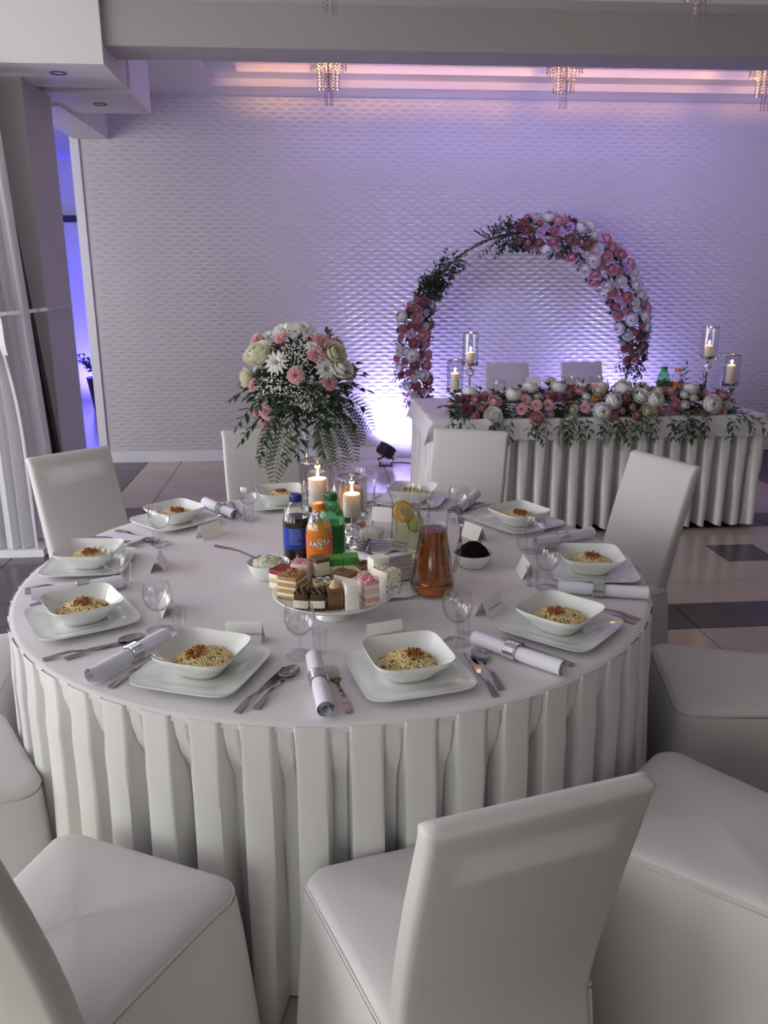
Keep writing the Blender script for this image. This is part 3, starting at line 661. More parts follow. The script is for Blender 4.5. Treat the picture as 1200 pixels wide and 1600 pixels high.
# x offset (right), z offset, type, size: the viewer's side of the dome, then its far side
spec = [(-.125, .075, 'cream_rose', .042), (-.165, .005, 'cream_rose', .030), (-.150, -.015, 'pink_carnation', .018), (-.11, -.095, 'pink_carnation', .027), (-.145, -.105, 'pink_carnation', .024), (-.115, -.145, 'pink_carnation', .026), (-.075, .065, 'white_chrysanthemum', .040), (-.02, .03, 'pink_carnation', .026),
        (-.055, .155, 'white_chrysanthemum', .040), (0.0, .160, 'white_chrysanthemum', .045), (-.105, .135, 'white_chrysanthemum', .036), (-.06, .135, 'pink_carnation', .022), (-.135, .125, 'pink_carnation', .024), (.055, .125, 'pink_carnation', .028), (.03, .11, 'white_chrysanthemum', .030), (.04, .085, 'pink_carnation', .028),
        (.085, .085, 'cream_rose', .036), (.065, .045, 'white_chrysanthemum', .040), (.105, .035, 'white_rose', .036), (.070, .000, 'pink_carnation', .025), (.13, .03, 'pink_carnation', .02), (.10, .115, 'pink_carnation', .022)]
for x, z, kd, s in spec:
    rr = hypot(x * 1.0, max(0, z + .02)); y = -sqrt(max(.0006, .165 ** 2 - x * x - (z * .95) ** 2)) if hypot(x, z) < .165 else -.015
    p = Vector((x, y * .95, .545 + z * .92)); n = (p - Vector((0, .02, .50)))
    flower(kd, fv, p * 1.0, n, s, r)
for k in range(16):
    a = r.uniform(.15, pi - .15); e = r.uniform(0.1, 1.1); d = Vector((cos(a) * cos(e), sin(a) * cos(e), sin(e)))
    flower(r.choice(['white_chrysanthemum', 'pink_carnation', 'cream_rose']), fv, Vector((0, 0, .52)) + d * .155, d, r.uniform(.026, .038), r)
bb = MB()
for cx, cz, n_ in ((-.09, .0, 60), (-.13, -.03, 40), (0, .10, 70), (-.02, -.03, 40), (.02, -.06, 45), (-.03, .085, 50), (.015, .065, 40), (-.07, -.02, 40)):
    for k in range(n_):
        x, z = cx + r.gauss(0, .018), cz + r.gauss(0, .016); y = -sqrt(max(.001, .172 ** 2 - x * x - z * z)) * r.uniform(.93, 1.02)
        s = r.uniform(.0018, .0032); v = [(s, 0, 0), (-s, 0, 0), (0, s, 0), (0, -s, 0), (0, 0, s), (0, 0, -s)]
        bb.add([(a + x, b + y, c + .545 + z * .92) for a, b, c in v], [(0, 2, 4), (2, 1, 4), (1, 3, 4), (3, 0, 4), (2, 0, 5), (1, 2, 5), (3, 1, 5), (0, 3, 5)])
obj('babys_breath', bb, fm['white'], fv, kind='stuff', smooth=False)

# ------------------------------------------------------------------ drinks and food in the middle of the round table
def flame(parent, z, s=1.0, light=0.5):
    obj('wick', MB().tube([(0, 0, z), (0.0006, 0, z + .007 * s)], 0.0009, 5), M['wick'], parent)
    obj('flame', MB().lathe([(0, z + .004), (.0032 * s, z + .009 * s), (.0045 * s, z + .015 * s), (.0028 * s, z + .025 * s), (0, z + .036 * s)], 10), M['flame'], parent)
    l = lamp('candle_light', 'POINT', (0, 0, z + .02 * s), light, (1.0, 0.62, 0.28), shadow_soft_size=0.008); l.parent = parent
def hurricane(loc, label, cup_z, rad, gl_h, c_r, c_h, group, base=0.055, fl=1.0):
    """candlestick: foot, stem with crystal ball, cup; glass cylinder with a chrome rim. The candle is a thing of its own."""
    t = thing('candle_holder', label, 'candle holder', loc, 0, group)
    b = cup_z - 0.085
    stem = [(0, 0), (base, 0), (base, .004), (base * .85, .012), (base * .35, .022), (.008, .032), (.006, .045)]
    if b > 0.06: stem += [(.0055, b * .5), (.0055, b - .012), (.010, b - .006), (.006, b)]
    else: stem += [(.006, b)]
    obj('stem', MB().lathe(stem + [(.004, cup_z - .02)], 24), M['chrome'], t)
    v = Matrix.Translation((0, 0, cup_z - .052)); ball = MB()
    ball.rings([[(.031 * sin(a) * cos(2 * pi * (k + .5 * (i % 2)) / 12), .031 * sin(a) * sin(2 * pi * (k + .5 * (i % 2)) / 12), .031 * cos(a)) for k in range(12)] for i, a in enumerate([.15 + (pi - .3) * j / 7 for j in range(8)])], True, True, 0, v)
    obj('crystal_ball', ball, mat('cut_crystal', (0.9, 0.9, 0.95), 0.02, Transmission_Weight=0.9, IOR=1.5), t, smooth=False)
    obj('cup', MB().lathe([(.006, cup_z - .022), (.014, cup_z - .012), (rad * .6, cup_z - .006), (rad + .003, cup_z - .004), (rad + .004, cup_z + .014), (rad + .0025, cup_z + .014), (rad + .001, cup_z), (0, cup_z)], 32), M['chrome'], t)
    obj('glass_cylinder', MB().lathe([(rad, cup_z + .001), (rad, cup_z + gl_h), (rad - .002, cup_z + gl_h), (rad - .002, cup_z + .001)], 32), M['glass2'], t)
    obj('rim', MB().tube([((rad - .001) * cos(2 * pi * k / 36), (rad - .001) * sin(2 * pi * k / 36), cup_z + gl_h) for k in range(36)], 0.0034, 6, closed=True), M['chrome'], t)
    c = thing('pillar_candle', 'lit ivory pillar candle in the ' + label.split(',')[0].replace('chrome and glass ', ''), 'candle', (loc[0], loc[1], loc[2] + cup_z + .0005), 0, 'lit pillar candles')
    obj('wax', MB().lathe([(0, 0), (c_r, 0), (c_r, c_h - .004), (c_r - .004, c_h), (c_r * .6, c_h - .003), (0, c_h - .005)], 28), M['wax'], c)
    flame(c, c_h - .005, fl)
hurricane((-0.050, 0.105, ZT), 'tall chrome and glass candle holder on the round table', .165, .052, .145, .030, .090, 'candle holders on the round table')
hurricane((0.058, 0.205, ZT), 'short chrome and glass candle holder on the round table', .098, .050, .135, .029, .080, 'candle holders on the round table')

def bottle(loc, label, liquid, cap, label_mat, rz=0, H=0.201, rad=0.041, fill=0.70, tint=(0.93, 0.93, 0.93), print_fanta=False, lines=False, group=None, s=1.0):
    t = thing('soda_bottle', label, 'bottle', loc, rz, group); t.scale = (s, s, s)
    pr = [(0, .004), (rad * .55, .0), (rad * .9, .004), (rad, .018), (rad, .050), (rad * .965, .056), (rad * .965, .122), (rad, .128), (rad * .97, .140), (rad * .80, .164), (rad * .55, .186), (rad * .42, .193), (rad * .42, H - .004)]
    obj('bottle_shell', MB().lathe(pr, 32), glass(label.split()[0] + '_bottle_plastic', tint, 1.0, .04), t)
    zf = H * fill; li = [(0, .006), (rad * .88, .007), (rad * .97, .020)]
    for rr, z in pr[4:]:
        if z < zf: li.append((rr * .97, z))
    rr = next((a[0] + (b[0] - a[0]) * (zf - a[1]) / (b[1] - a[1]) for a, b in zip(pr, pr[1:]) if a[1] <= zf < b[1]), rad * .5)
    li += [(rr * .96, zf), (0, zf)]
    obj('drink', MB().lathe(li, 32), liquid, t)
    lb = obj('label_band', MB().lathe([(rad * .968, .057), (rad * .985, .0575), (rad * .985, .1210), (rad * .968, .1215)], 40), label_mat, t, label='printed paper label')
    cp = MB(); cp.lathe([(rad * .42, H - .006), (.0195, H - .006), (.0195, H - .003), (.0183, H - .002), (.0183, H + .012), (.0170, H + .0150), (0, H + .0150)], 24)
    for k in range(24):
        a = 2 * pi * k / 24; cp.box((.0185 * cos(a), .0185 * sin(a), H + .005), (.0009, .0016, .012), a)
    obj('cap', cp, cap, t)
    def wrap(me, z, r_):
        for v in me.vertices:
            a = -pi / 2 + v.co.x / r_; rr = r_ + v.co.z; v.co = (rr * cos(a), rr * sin(a), z + v.co.y)
    def patch(fn, m, r_, z, nm, n=24):
        mb = MB(); pts = fn(n); mb.add([(0, 0, 0)] + [(x, y, 0) for x, y in pts], [(0, i + 1, (i + 1) % len(pts) + 1) for i in range(len(pts))]); me = mb.mesh(nm, m, False); wrap(me, z, r_); obj(nm, me, parent=lb)
    if print_fanta:
        R1 = rad * .987
        patch(lambda n: [(.017 * cos(2 * pi * k / n) + .002, .017 * sin(2 * pi * k / n)) for k in range(n)], mat('label_orange_disc', (0.95, 0.42, 0.05), .4), R1, .097, 'label_disc')
        patch(lambda n: [(.0085 * cos(2 * pi * k / n) * (1 if sin(2 * pi * k / n) > 0 else .7) + .017, .0045 * sin(2 * pi * k / n) + .3 * .0085 * cos(2 * pi * k / n)) for k in range(n)], mat('label_leaf', (0.16, 0.42, 0.06), .4), R1 + .0002, .112, 'label_leaf')
        patch(lambda n: [(.0075 * cos(2 * pi * k / n) - .012, .004 * sin(2 * pi * k / n) - .3 * .0075 * cos(2 * pi * k / n)) for k in range(n)], bpy.data.materials['label_leaf'], R1 + .0002, .115, 'label_leaf')
        for off, m, dr, nm in ((.0016, mat('label_navy', (0.01, 0.015, 0.10), .4), .0004, 'lettering_outline'), (0.0003, mat('label_white', (0.9, 0.9, 0.9), .4), .0009, 'lettering')):
            me = text_mesh('FANTA', .0215, nm, 0, off)
            for v in me.vertices: v.co.x *= .98; v.co.y = v.co.y * 1.05 + v.co.x * .12
            me.materials.append(m); wrap(me, .098, R1 + dr); obj(nm, me, parent=lb)
    if lines:
        rl = random.Random(5)
        for k in range(9):
            mb = MB(); z = .118 - k * .0055; a1 = rl.uniform(.2, .5); mb.grid(lambda u, v: (rad * .989 * cos(-pi / 2 - .55 + u * (a1 + .45)), rad * .989 * sin(-pi / 2 - .55 + u * (a1 + .45)), z + .0012 * v), 6, 1)
            obj('label_print_line', mb, mat('label_print', (0.35, 0.45, 0.85), .4) if k == 0 else bpy.data.materials['label_print'], lb)
    return t
cap_b, cap_o, cap_g = mat('blue_cap', (0.01, 0.03, 0.22), .35), mat('orange_cap', (0.75, 0.22, 0.03), .4), mat('green_cap', (0.01, 0.13, 0.03), .35)
cola = mat('dark_cola', (0.012, 0.006, 0.006), .05); fanta = mat('orange_soda', (0.80, 0.30, 0.03), .08, Subsurface_Weight=.3, Subsurface_Radius=(.03, .015, .003)); lime = mat('green_tinted_soda', (0.05, 0.34, 0.09), .08)
lb_b, lb_o, lb_g = mat('blue_label', (0.01, 0.045, 0.36), .35), mat('orange_label', (0.72, 0.16, 0.02), .35), mat('green_label', (0.01, 0.16, 0.03), .35)
bottle((-0.118, 0.045, ZT), 'cola bottle with blue cap and blue label on the round table', cola, cap_b, lb_b, lines=True, fill=.74, s=1.03)
bottle((-0.050, -0.020, ZT), 'orange soda bottle with orange cap and bright label on the round table', fanta, cap_o, lb_o, rz=R(4), fill=.72, print_fanta=True, s=.98)
bottle((-0.012, 0.048, ZT), 'green soda bottle with green cap behind the orange soda bottle', lime, cap_g, lb_g, fill=.62, tint=(0.45, 0.85, 0.52), s=1.03)

# jugs
def jug(name, loc, label, prof, liquid, zf, handle, rz=0, lift=0.0, spout=True, handle_mat=None):
    t = thing(name, label, 'jug', loc, rz)
    N = 40; rg = []
    for rr, z in prof:
        ring = []
        for k in range(N):
            a = 2 * pi * k / N; e = 0
            if spout and z > prof[-1][1] * .86:
                q = (z - prof[-1][1] * .86) / (prof[-1][1] * .14); e = .016 * q * math.exp(-((((a - pi) + pi) % (2 * pi) - pi) / .35) ** 2)
            ring.append(((rr + e) * cos(a), (rr + e) * sin(a), z + e * .35))
        rg.append(ring)
    obj('jug_body', MB().rings(rg, True, False), M['glass2'], t)
    pl = [(0, .006)] + [(rr - .0022, max(z, .006)) for rr, z in prof if z < zf]
    rr = next((a[0] + (b[0] - a[0]) * (zf - a[1]) / (b[1] - a[1]) for a, b in zip(prof, prof[1:]) if a[1] <= zf < b[1]))
    pl += [(rr - .0024, zf), (0, zf)]
    obj('drink', MB().lathe(pl, 40), liquid, t)
    obj('handle', MB().tube(handle, [.0075] * len(handle), 8), handle_mat or M['glass2'], t)
    return t
amber = mat('apple_juice', (0.46, 0.13, 0.007), .0, Transmission_Weight=1.0, IOR=1.34)
pj = [(.030, .0), (.050, .002), (.0615, .014), (.0625, .030), (.058, .060), (.050, .105), (.044, .145), (.040, .180), (.041, .198), (.0425, .215), (.044, .238)]
jug('juice_jug', (0.262, -0.225, ZT), 'glass jug of amber apple juice beside the plate stack', pj, amber, .186, [(.041, 0, .232), (.060, 0, .236), (.076, 0, .222), (.081, 0, .19), (.078, 0, .14), (.072, 0, .09), (.062, 0, .055)], R(8), handle_mat=glass('frosted_handle', (.80, .80, .84), 2.0, .15))
water = mat('lemon_water', (0.90, 0.97, 0.62), .0, Transmission_Weight=1.0, IOR=1.33)
lj = jug('lemon_jug', (0.222, 0.085, ZT), 'glass jug of lemon water with citrus slices behind the amber jug', [(.030, 0), (.048, .002), (.052, .010), (.050, .05), (.047, .10), (.045, .15), (.047, .19), (.052, .225)], water, .165, [(.047, 0, .215), (.066, 0, .215), (.080, 0, .19), (.078, 0, .12), (.052, 0, .06)], R(20))
def slice_(parent, loc, rot, col1, col2, rr):
    s = obj('citrus_slice', MB().lathe([(0, 0), (rr * .86, 0), (rr * .86, .004), (0, .004)], 24), col2, parent, loc=loc, rot=rot)
    obj('peel', MB().lathe([(rr * .86, -.0005), (rr, 0), (rr, .004), (rr * .86, .0045)], 24), col1, s)
or_p, or_f, le_p, le_f = mat('orange_peel', (0.85, 0.35, 0.03), .5), mat('orange_flesh', (0.90, 0.62, 0.25), .4), mat('lime_peel', (0.45, 0.5, 0.08), .5), mat('lemon_flesh', (0.85, 0.82, 0.40), .4)
slice_(lj, (-.022, -.025, .155), (R(70), R(25), 0), or_p, or_f, .033); slice_(lj, (.016, -.028, .115), (R(80), R(-10), 0), le_p, le_f, .028); slice_(lj, (-.006, .018, .150), (R(60), R(-30), 0), le_p, le_f, .03)
oj = mat('orange_juice', (0.85, 0.34, 0.03), .15)
jug('orange_juice_jug', (0.062, 0.345, ZT), 'glass jug of orange juice behind the short candle holder', [(.032, 0), (.048, .002), (.052, .012), (.050, .06), (.046, .11), (.044, .16), (.047, .20), (.050, .222)], oj, .165, [(.047, 0, .212), (.066, 0, .214), (.080, 0, .19), (.078, 0, .12), (.052, 0, .06)], R(-4))

# round bowls of salad and beetroot
def round_bowl(name, loc, label, rad=.062, H=.048):
    return obj(name, MB().lathe([(0, .006), (rad * .6, .008), (rad * .86, .028), (rad * .97, H - .002), (rad, H), (rad * 1.0, H - .003), (rad * .92, .024), (rad * .68, .003), (rad * .62, 0), (0, 0)], 40), M['porcelain'], loc=loc, label=label, cat='bowl', ang=50)
def heap(name, loc, label, cat, rad, z0, h, m, bits, seed, n):
    t = thing(name, label, cat, loc); rr = random.Random(seed); N = 28; rg = []
    for i in range(7):
        q = i / 6; rg.append([((rad * (1 - q) + .001) * cos(2 * pi * k / N), (rad * (1 - q) + .001) * sin(2 * pi * k / N), z0 + h * (1 - (1 - q) ** 2.0) + (rr.uniform(-.1, .18) * h if 0 < i < 6 else 0)) for k in range(N)])
    obj('mound', MB().rings(rg, False, True), m, t)
    for nm, mm, cnt, sc in bits:
        mb = MB()
        for k in range(cnt):
            a = rr.uniform(0, 6.28); d = rad * .9 * sqrt(rr.random()); z = z0 + h * (1 - (d / rad) ** 2.0) + rr.uniform(-.002, .004)
            mb.box((0, 0, 0), (sc * rr.uniform(1, 3), sc * rr.uniform(.6, 1.2), sc * .8), M=Matrix.Translation((d * cos(a), d * sin(a), z)) @ Euler((rr.uniform(-.8, .8), rr.uniform(-.8, .8), rr.uniform(0, 6))).to_matrix().to_4x4())
        obj(nm, mb, mm, t, kind='stuff', smooth=False)
round_bowl('salad_bowl', (-0.200, -0.062, ZT), 'round white bowl of potato salad left of the cola bottle')
heap('potato_salad', (-0.200, -0.062, ZT), 'creamy pale green salad with herbs in the round bowl', 'salad', .054, .036, .026, mat('creamy_salad', (0.62, 0.64, 0.48), .45, bump=(120, .6, .004)), [('salad_bits', mat('egg_bits', (0.82, 0.82, 0.70), .4), 60, .004), ('herb_bits', M['leaf'], 26, .0022)], 3, 1)
obj('serving_spoon', CU['spoon'], loc=(-0.262, -0.040, ZT + .058), rot=(R(-14), 0, R(-105)), scale=1.05, label='steel serving spoon resting in the salad bowl', cat='spoon')
round_bowl('beetroot_bowl', (0.415, -0.020, ZT), 'round white bowl of dark beetroot right of the amber jug', .058, .044)
heap('beetroot_salad', (0.415, -0.020, ZT), 'heap of very dark grated beetroot in a white bowl', 'beetroot', .052, .032, .040, mat('dark_beetroot', (0.008, 0.002, 0.005), .8, Specular_IOR_Level=.15), [('beetroot_shreds', mat('beetroot_shred', (0.012, 0.003, 0.007), .7, Specular_IOR_Level=.15), 320, .0034)], 5, 1)

# cake stand and cakes
CSX, CSY = -0.015, -0.362
cs = thing('cake_stand', 'round white cake stand on a flared foot in the table middle', 'cake stand', (CSX, CSY, ZT))
obj('plate', MB().lathe([(0, .062), (.14, .062), (.150, .065), (.156, .070), (.158, .068), (.150, .060), (.13, .056), (0, .054)], 64), M['porcelain'], cs)
obj('foot', MB().lathe([(.030, .056), (.026, .046), (.032, .024), (.048, .004), (.050, 0), (.046, 0), (.030, .014), (0.0, .02)], 40), M['porcelain'], cs)
CZ = ZT + .0624
cc = {k: mat('cake_' + k, c, .6, noise=(150, c2), bump=(260, .5, .002)) for k, c, c2 in (
    ('wafer', (0.52, 0.32, 0.14), (0.40, 0.22, 0.09)), ('cream', (0.80, 0.74, 0.58), (0.86, 0.81, 0.68)), ('white', (0.86, 0.85, 0.80), (0.80, 0.78, 0.70)), ('choc', (0.06, 0.025, 0.012), (0.09, 0.04, 0.02)), ('brown', (0.20, 0.09, 0.035), (0.15, 0.065, 0.025)),
    ('pink', (0.74, 0.30, 0.36), (0.80, 0.42, 0.46)), ('palepink', (0.80, 0.52, 0.52), (0.82, 0.60, 0.58)), ('red', (0.28, 0.02, 0.03), (0.22, 0.015, 0.02)), ('green', (0.05, 0.30, 0.04), (0.04, 0.22, 0.03)), ('sponge', (0.66, 0.52, 0.28), (0.58, 0.44, 0.22)), ('dust', (0.14, 0.05, 0.02), (0.17, 0.07, 0.03)), ('biscuit', (0.46, 0.32, 0.16), (0.38, 0.26, 0.12)))}
def cake(label, x, y, rz, wx, wy, layers, top=None, tilt=0.0, seed=0):
    t = thing('cake_slice', label, 'cake', (CSX + (x + .012) * 1.06, CSY + (y + .340) * 1.10, CZ), R(rz), 'cake slices on the stand'); t.scale = (1.16, 1.16, 1.22); t.rotation_euler = (R(tilt), 0, R(rz)); rr = random.Random(seed); z = 0
    for k, (m, h) in enumerate(layers):
        hx, hy = wx / 2 - rr.uniform(0, .0012), wy / 2 - rr.uniform(0, .0012)
        obj('layer', MB().rings([[(a, b, zz) for a, b in rrect(hx * q, hy * q, .002, 2)] for zz, q in ((z, .985), (z + h * .12, 1), (z + h * .88, 1), (z + h, .985))], True, True), cc[m], t); z += h
    if top:
        m, kind = top; mb = MB()
        if kind == 'shred':
            for k in range(46):
                mb.box((0, 0, 0), (rr.uniform(.005, .011), .002, .002), M=Matrix.Translation((rr.uniform(-.44, .44) * wx, rr.uniform(-.44, .44) * wy, z + rr.uniform(.001, .006))) @ Euler((rr.uniform(-.4, .4), rr.uniform(-.5, .5), rr.uniform(0, 6))).to_matrix().to_4x4())
            nm = 'shavings'
        elif kind == 'drizzle':
            for k in range(7):
                pts = []
                for j in range(10): pts.append(((-.46 + .92 * j / 9) * wx, (-.4 + .8 * k / 6 + .10 * sin(j * 1.6 + k)) * wy, z + .0015 + .001 * sin(j + k)))
                mb.tube(pts, .0014, 5)
            nm = 'drizzle'
        elif kind == 'swirl':
            for k in range(4): mb.lathe([(.011 - .0022 * k, z + .004 * k), (.012 - .0025 * k, z + .004 * k + .002), (.009 - .0022 * k, z + .004 * k + .005), (0, z + .004 * k + .0055)], 12)
            nm = 'cream_swirl'
        elif kind == 'specks':
            for k in range(120):
                f = rr.choice(('t', 't', 's', 'f')); a, b = rr.uniform(-.48, .48), rr.uniform(-.48, .48)
                p = {'t': (a * wx, b * wy, z), 's': (.5 * wx, a * wy, z * (.5 + b)), 'f': (a * wx, -.5 * wy, z * (.5 + b))}[f]
                mb.box(p, (rr.uniform(.0015, .004), .0016, .0016), rr.uniform(0, 3))
            nm = 'chocolate_specks'
        obj(nm, mb, cc[m], t, kind='stuff', smooth=kind in ('drizzle', 'swirl'))
W5 = [('biscuit', .008), ('cream', .006), ('wafer', .009), ('cream', .005), ('wafer', .009), ('cream', .005), ('wafer', .007)]
cake('layered wafer cake with brown crumb top at the left of the stand', -0.112, -0.355, -28, .050, .050, W5, ('wafer', 'shred'), 0, 1)
cake('chocolate cake cube with dark drizzle, left of its twin', -0.086, -0.428, -14, .032, .038, [('choc', .006), ('cream', .016), ('choc', .014)], ('choc', 'drizzle'), 0, 2)
cake('chocolate cake cube with dark drizzle, right of its twin', -0.050, -0.432, -6, .032, .038, [('choc', .006), ('cream', .016), ('choc', .014)], ('choc', 'drizzle'), 0, 3)
cake('tall brown chocolate cake topped with a cream swirl', -0.012, -0.428, 4, .032, .040, [('choc', .010), ('brown', .024), ('dust', .008)], ('sponge', 'swirl'), 0, 4)
cake('narrow white coconut cake at the front of the stand', 0.026, -0.436, 8, .030, .044, [('white', .014), ('cream', .006), ('white', .014), ('cream', .004), ('white', .016)], None, 0, 5)
cake('pink and cream layered cake with pink shavings at the front', 0.068, -0.410, 20, .034, .048, [('cream', .009), ('pink', .010), ('cream', .008), ('palepink', .012), ('cream', .006), ('pink', .007)], ('pink', 'shred'), 0, 6)
cake('cream cake speckled with chocolate bits at the right rim', 0.116, -0.352, 32, .042, .056, [('white', .024), ('cream', .030)], ('choc', 'specks'), 0, 7)
cake('red jelly topped cake at the left rim of the stand', -0.136, -0.288, -38, .048, .048, [('cream', .012), ('sponge', .010), ('cream', .010), ('red', .010)], None, 0, 8)
cake('cream cake with pink shavings behind the red jelly cake', -0.088, -0.272, -20, .044, .044, [('sponge', .012), ('cream', .022), ('palepink', .016)], ('pink', 'shred'), 0, 9)
cake('tall cream cake with flat cocoa top before the orange soda', -0.046, -0.268, 28, .038, .038, [('sponge', .014), ('choc', .006), ('cream', .030), ('dust', .008)], None, 0, 10)
cake('green jelly topped cake, left of the two green ones', -0.006, -0.238, 5, .036, .040, [('sponge', .016), ('cream', .016), ('green', .016)], None, 0, 11)
cake('green jelly topped cake, right of the two green ones', 0.034, -0.234, 2, .036, .040, [('sponge', .016), ('cream', .016), ('green', .018)], None, 0, 12)
cake('cocoa dusted cream cake in the centre of the stand', 0.018, -0.318, 52, .030, .050, [('sponge', .012), ('cream', .020), ('dust', .008)], None, 0, 13)
cake('brown sponge cake with chocolate bits behind the chocolate cubes', -0.040, -0.352, 12, .040, .036, [('brown', .014), ('sponge', .014), ('cream', .006)], ('choc', 'specks'), 0, 16)
cake('dark chocolate sprinkled cake at the back of the stand', 0.070, -0.268, 18, .040, .044, [('sponge', .014), ('cream', .018), ('brown', .008)], ('choc', 'shred'), 0, 14)
cake('white topped cream cake at the right back of the stand', 0.100, -0.302, 22, .042, .034, [('cream', .034), ('white', .032)], None, 0, 15)

# dessert plate stack with napkins and forks
DP = plate_mesh(.076, 'dessert_plate', .003, .008, 6, 32)
ords = ['topmost', 'second', 'third', 'fourth', 'fifth', 'sixth', 'seventh', 'eighth', 'ninth', 'tenth', 'eleventh', 'twelfth', 'lowest']
SX, SY = 0.128, -0.085
for k in range(13):
    obj('dessert_plate', DP, loc=(SX + .001 * sin(k * 2.3), SY + .001 * cos(k * 1.7), ZT + .0062 * k), rot=(0, 0, R(24 + 1.5 * sin(k * 3))), label='white square dessert plate, %s of the stack by the amber jug' % ords[12 - k], cat='plate', group='stacked dessert plates')
zt = ZT + .0062 * 12 + .0095
for k in range(2):
    obj('paper_napkin', MB().rings([[(x, y, z) for x, y in rrect(.055, .050, .004)] for z in (.0004, .0022)], True, True), mat('grey_paper', (0.55, 0.53, 0.54), .8) if k == 0 else bpy.data.materials['grey_paper'], loc=(SX + .004, SY + .012, zt + .0024 * k), rot=(0, 0, R(40 + 9 * k)), label=('lower' if k == 0 else 'upper') + ' grey paper napkin on the dessert plate stack', cat='napkin', group='paper napkins on the plates')
for k, wd in enumerate(('nearest', 'second', 'third', 'fourth', 'farthest')):
    obj('dessert_fork', CU['fork'], loc=(SX - .006 + .004 * k, SY - .034 + .014 * k, zt + .0052 + .0022 * k), rot=(0, 0, R(82 - 5 * k + 2)), scale=.74, label='small steel dessert fork on the plate stack, %s of five' % wd, cat='fork', group='dessert forks')
obj('cake_server', CU['knife'], loc=(0.185, -0.270, ZT), rot=(0, 0, R(100)), scale=.85, label='thin dark steel knife lying between cake stand and amber jug', cat='knife')
# lidded white sugar bowl
t = thing('sugar_bowl', 'white square lidded sugar bowl with loop handle beside the lemon jug', 'sugar bowl', (0.118, 0.135, ZT), R(-20))
obj('body', MB().rings([ring_sq(h, 4.5, z, 40) for h, z in ((.003, .001), (.024, 0), (.027, .004), (.033, .045), (.037, .072), (.035, .072), (.030, .045), (.003, .03))], True, True), M['porcelain'], t)
ld = obj('lid', MB().rings([ring_sq(h, 4.5, z, 40) for h, z in ((.036, .072), (.036, .075), (.022, .084), (.006, .088))], True, True), M['porcelain'], t)
obj('knob', MB().lathe([(0, .086), (.004, .088), (.004, .097), (.006, .102), (.004, .107), (0, .108)], 16), M['porcelain'], ld)
obj('handle', MB().tube([(-.006, -.030, .058), (-.010, -.044, .056), (-.012, -.048, .040), (-.010, -.042, .024), (-.006, -.026, .018)], .0035, 8), M['porcelain'], t)

# ------------------------------------------------------------------ head table
HX0, HX1, HY0, HY1 = 0.66, 2.79, 2.62, 3.55
ht = thing('head_table', 'long head table hidden under white cloth and pleated skirt', 'table', ((HX0 + HX1) / 2, (HY0 + HY1) / 2, 0))
hw, hd = (HX1 - HX0) / 2, (HY1 - HY0) / 2
obj('tabletop', MB().box((0, 0, .73), (2 * hw - .03, 2 * hd - .03, .026)), M['wood'], ht, smooth=False)
for sx in (-1, 1):
    for sy in (-1, 1): obj('leg', MB().tube([(sx * (hw - .12), sy * (hd - .12), 0), (sx * (hw - .12), sy * (hd - .12), .72)], .02, 8), M['black'], ht)
def rect_path(hw, hd):
    per = 4 * (hw + hd)
    def f(u):
        s = (u % 1.0) * per
        for L, (x0, y0), (dx, dy), (nx, ny) in ((2 * hw, (-hw, -hd), (1, 0), (0, -1)), (2 * hd, (hw, -hd), (0, 1), (1, 0)), (2 * hw, (hw, hd), (-1, 0), (0, 1)), (2 * hd, (-hw, hd), (0, -1), (-1, 0))):
            if s <= L: return (x0 + dx * s, y0 + dy * s, nx, ny)
            s -= L
        return (-hw, -hd, -1, 0)
    return f
hs = obj('table_skirt', MB().grid(*(lambda a: (a[0], a[1], a[2]))(pleated(rect_path(hw, hd), 56, .744, .03, random.Random(8), True, .007, .042, .055, plateau=.56))), M['skirt'], loc=((HX0 + HX1) / 2, (HY0 + HY1) / 2, 0), label='white pleated skirt hanging around the head table', cat='table skirt', ang=60)
# scalloped overlay cloth: a square-cornered cloth whose corners hang lower than its sides
ov = MB(); DR = .135; z0 = .752; NX, NY = 110, 54
def ovf(u, v):
    X = -hw - DR + (2 * hw + 2 * DR) * u; Y = -hd - DR + (2 * hd + 2 * DR) * v
    ox, oy = max(0, abs(X) - hw), max(0, abs(Y) - hd); sx, sy = math.copysign(1, X), math.copysign(1, Y)
    e = .013 * abs(sin(pi * (Y if ox > DR - .012 else X) / .055))
    if ox > 0 and oy > 0:                # corner: the free point folds outwards and hangs
        d = hypot(ox, oy); q = (ox - oy) / (ox + oy)
        return (sx * (hw + .014 + .040 * (1 - q * q) * d / DR + .012 * max(0, q)), sy * (hd + .014 + .040 * (1 - q * q) * d / DR + .012 * max(0, -q)), z0 - d * .98)
    if ox > 0: return (sx * (hw + .012 + .030 * ox / DR + .005 * sin(Y * 17)), Y, z0 - ox + (e if ox > DR - .012 else 0))
    if oy > 0: return (X, sy * (hd + .012 + .030 * oy / DR + .005 * sin(X * 15)), z0 - oy + (e if oy > DR - .012 else 0))
    return (X * (1 + .012 / hw * (abs(X) / hw) ** 8), Y * (1 + .012 / hd * (abs(Y) / hd) ** 8), z0)
def nonlin(n, h):
    out = [-h - DR + DR * k / 6 for k in range(6)] + [-h + 2 * h * k / (n - 12) for k in range(n - 11)] + [h + DR * (k + 1) / 6 for k in range(6)]
    return [(x + h + DR) / (2 * h + 2 * DR) for x in out]
us, vs = nonlin(NX, hw), nonlin(NY, hd)
ov.grid(lambda a, b: ovf(us[min(len(us) - 1, int(round(a * (len(us) - 1))))], vs[min(len(vs) - 1, int(round(b * (len(vs) - 1))))]), len(us) - 1, len(vs) - 1)
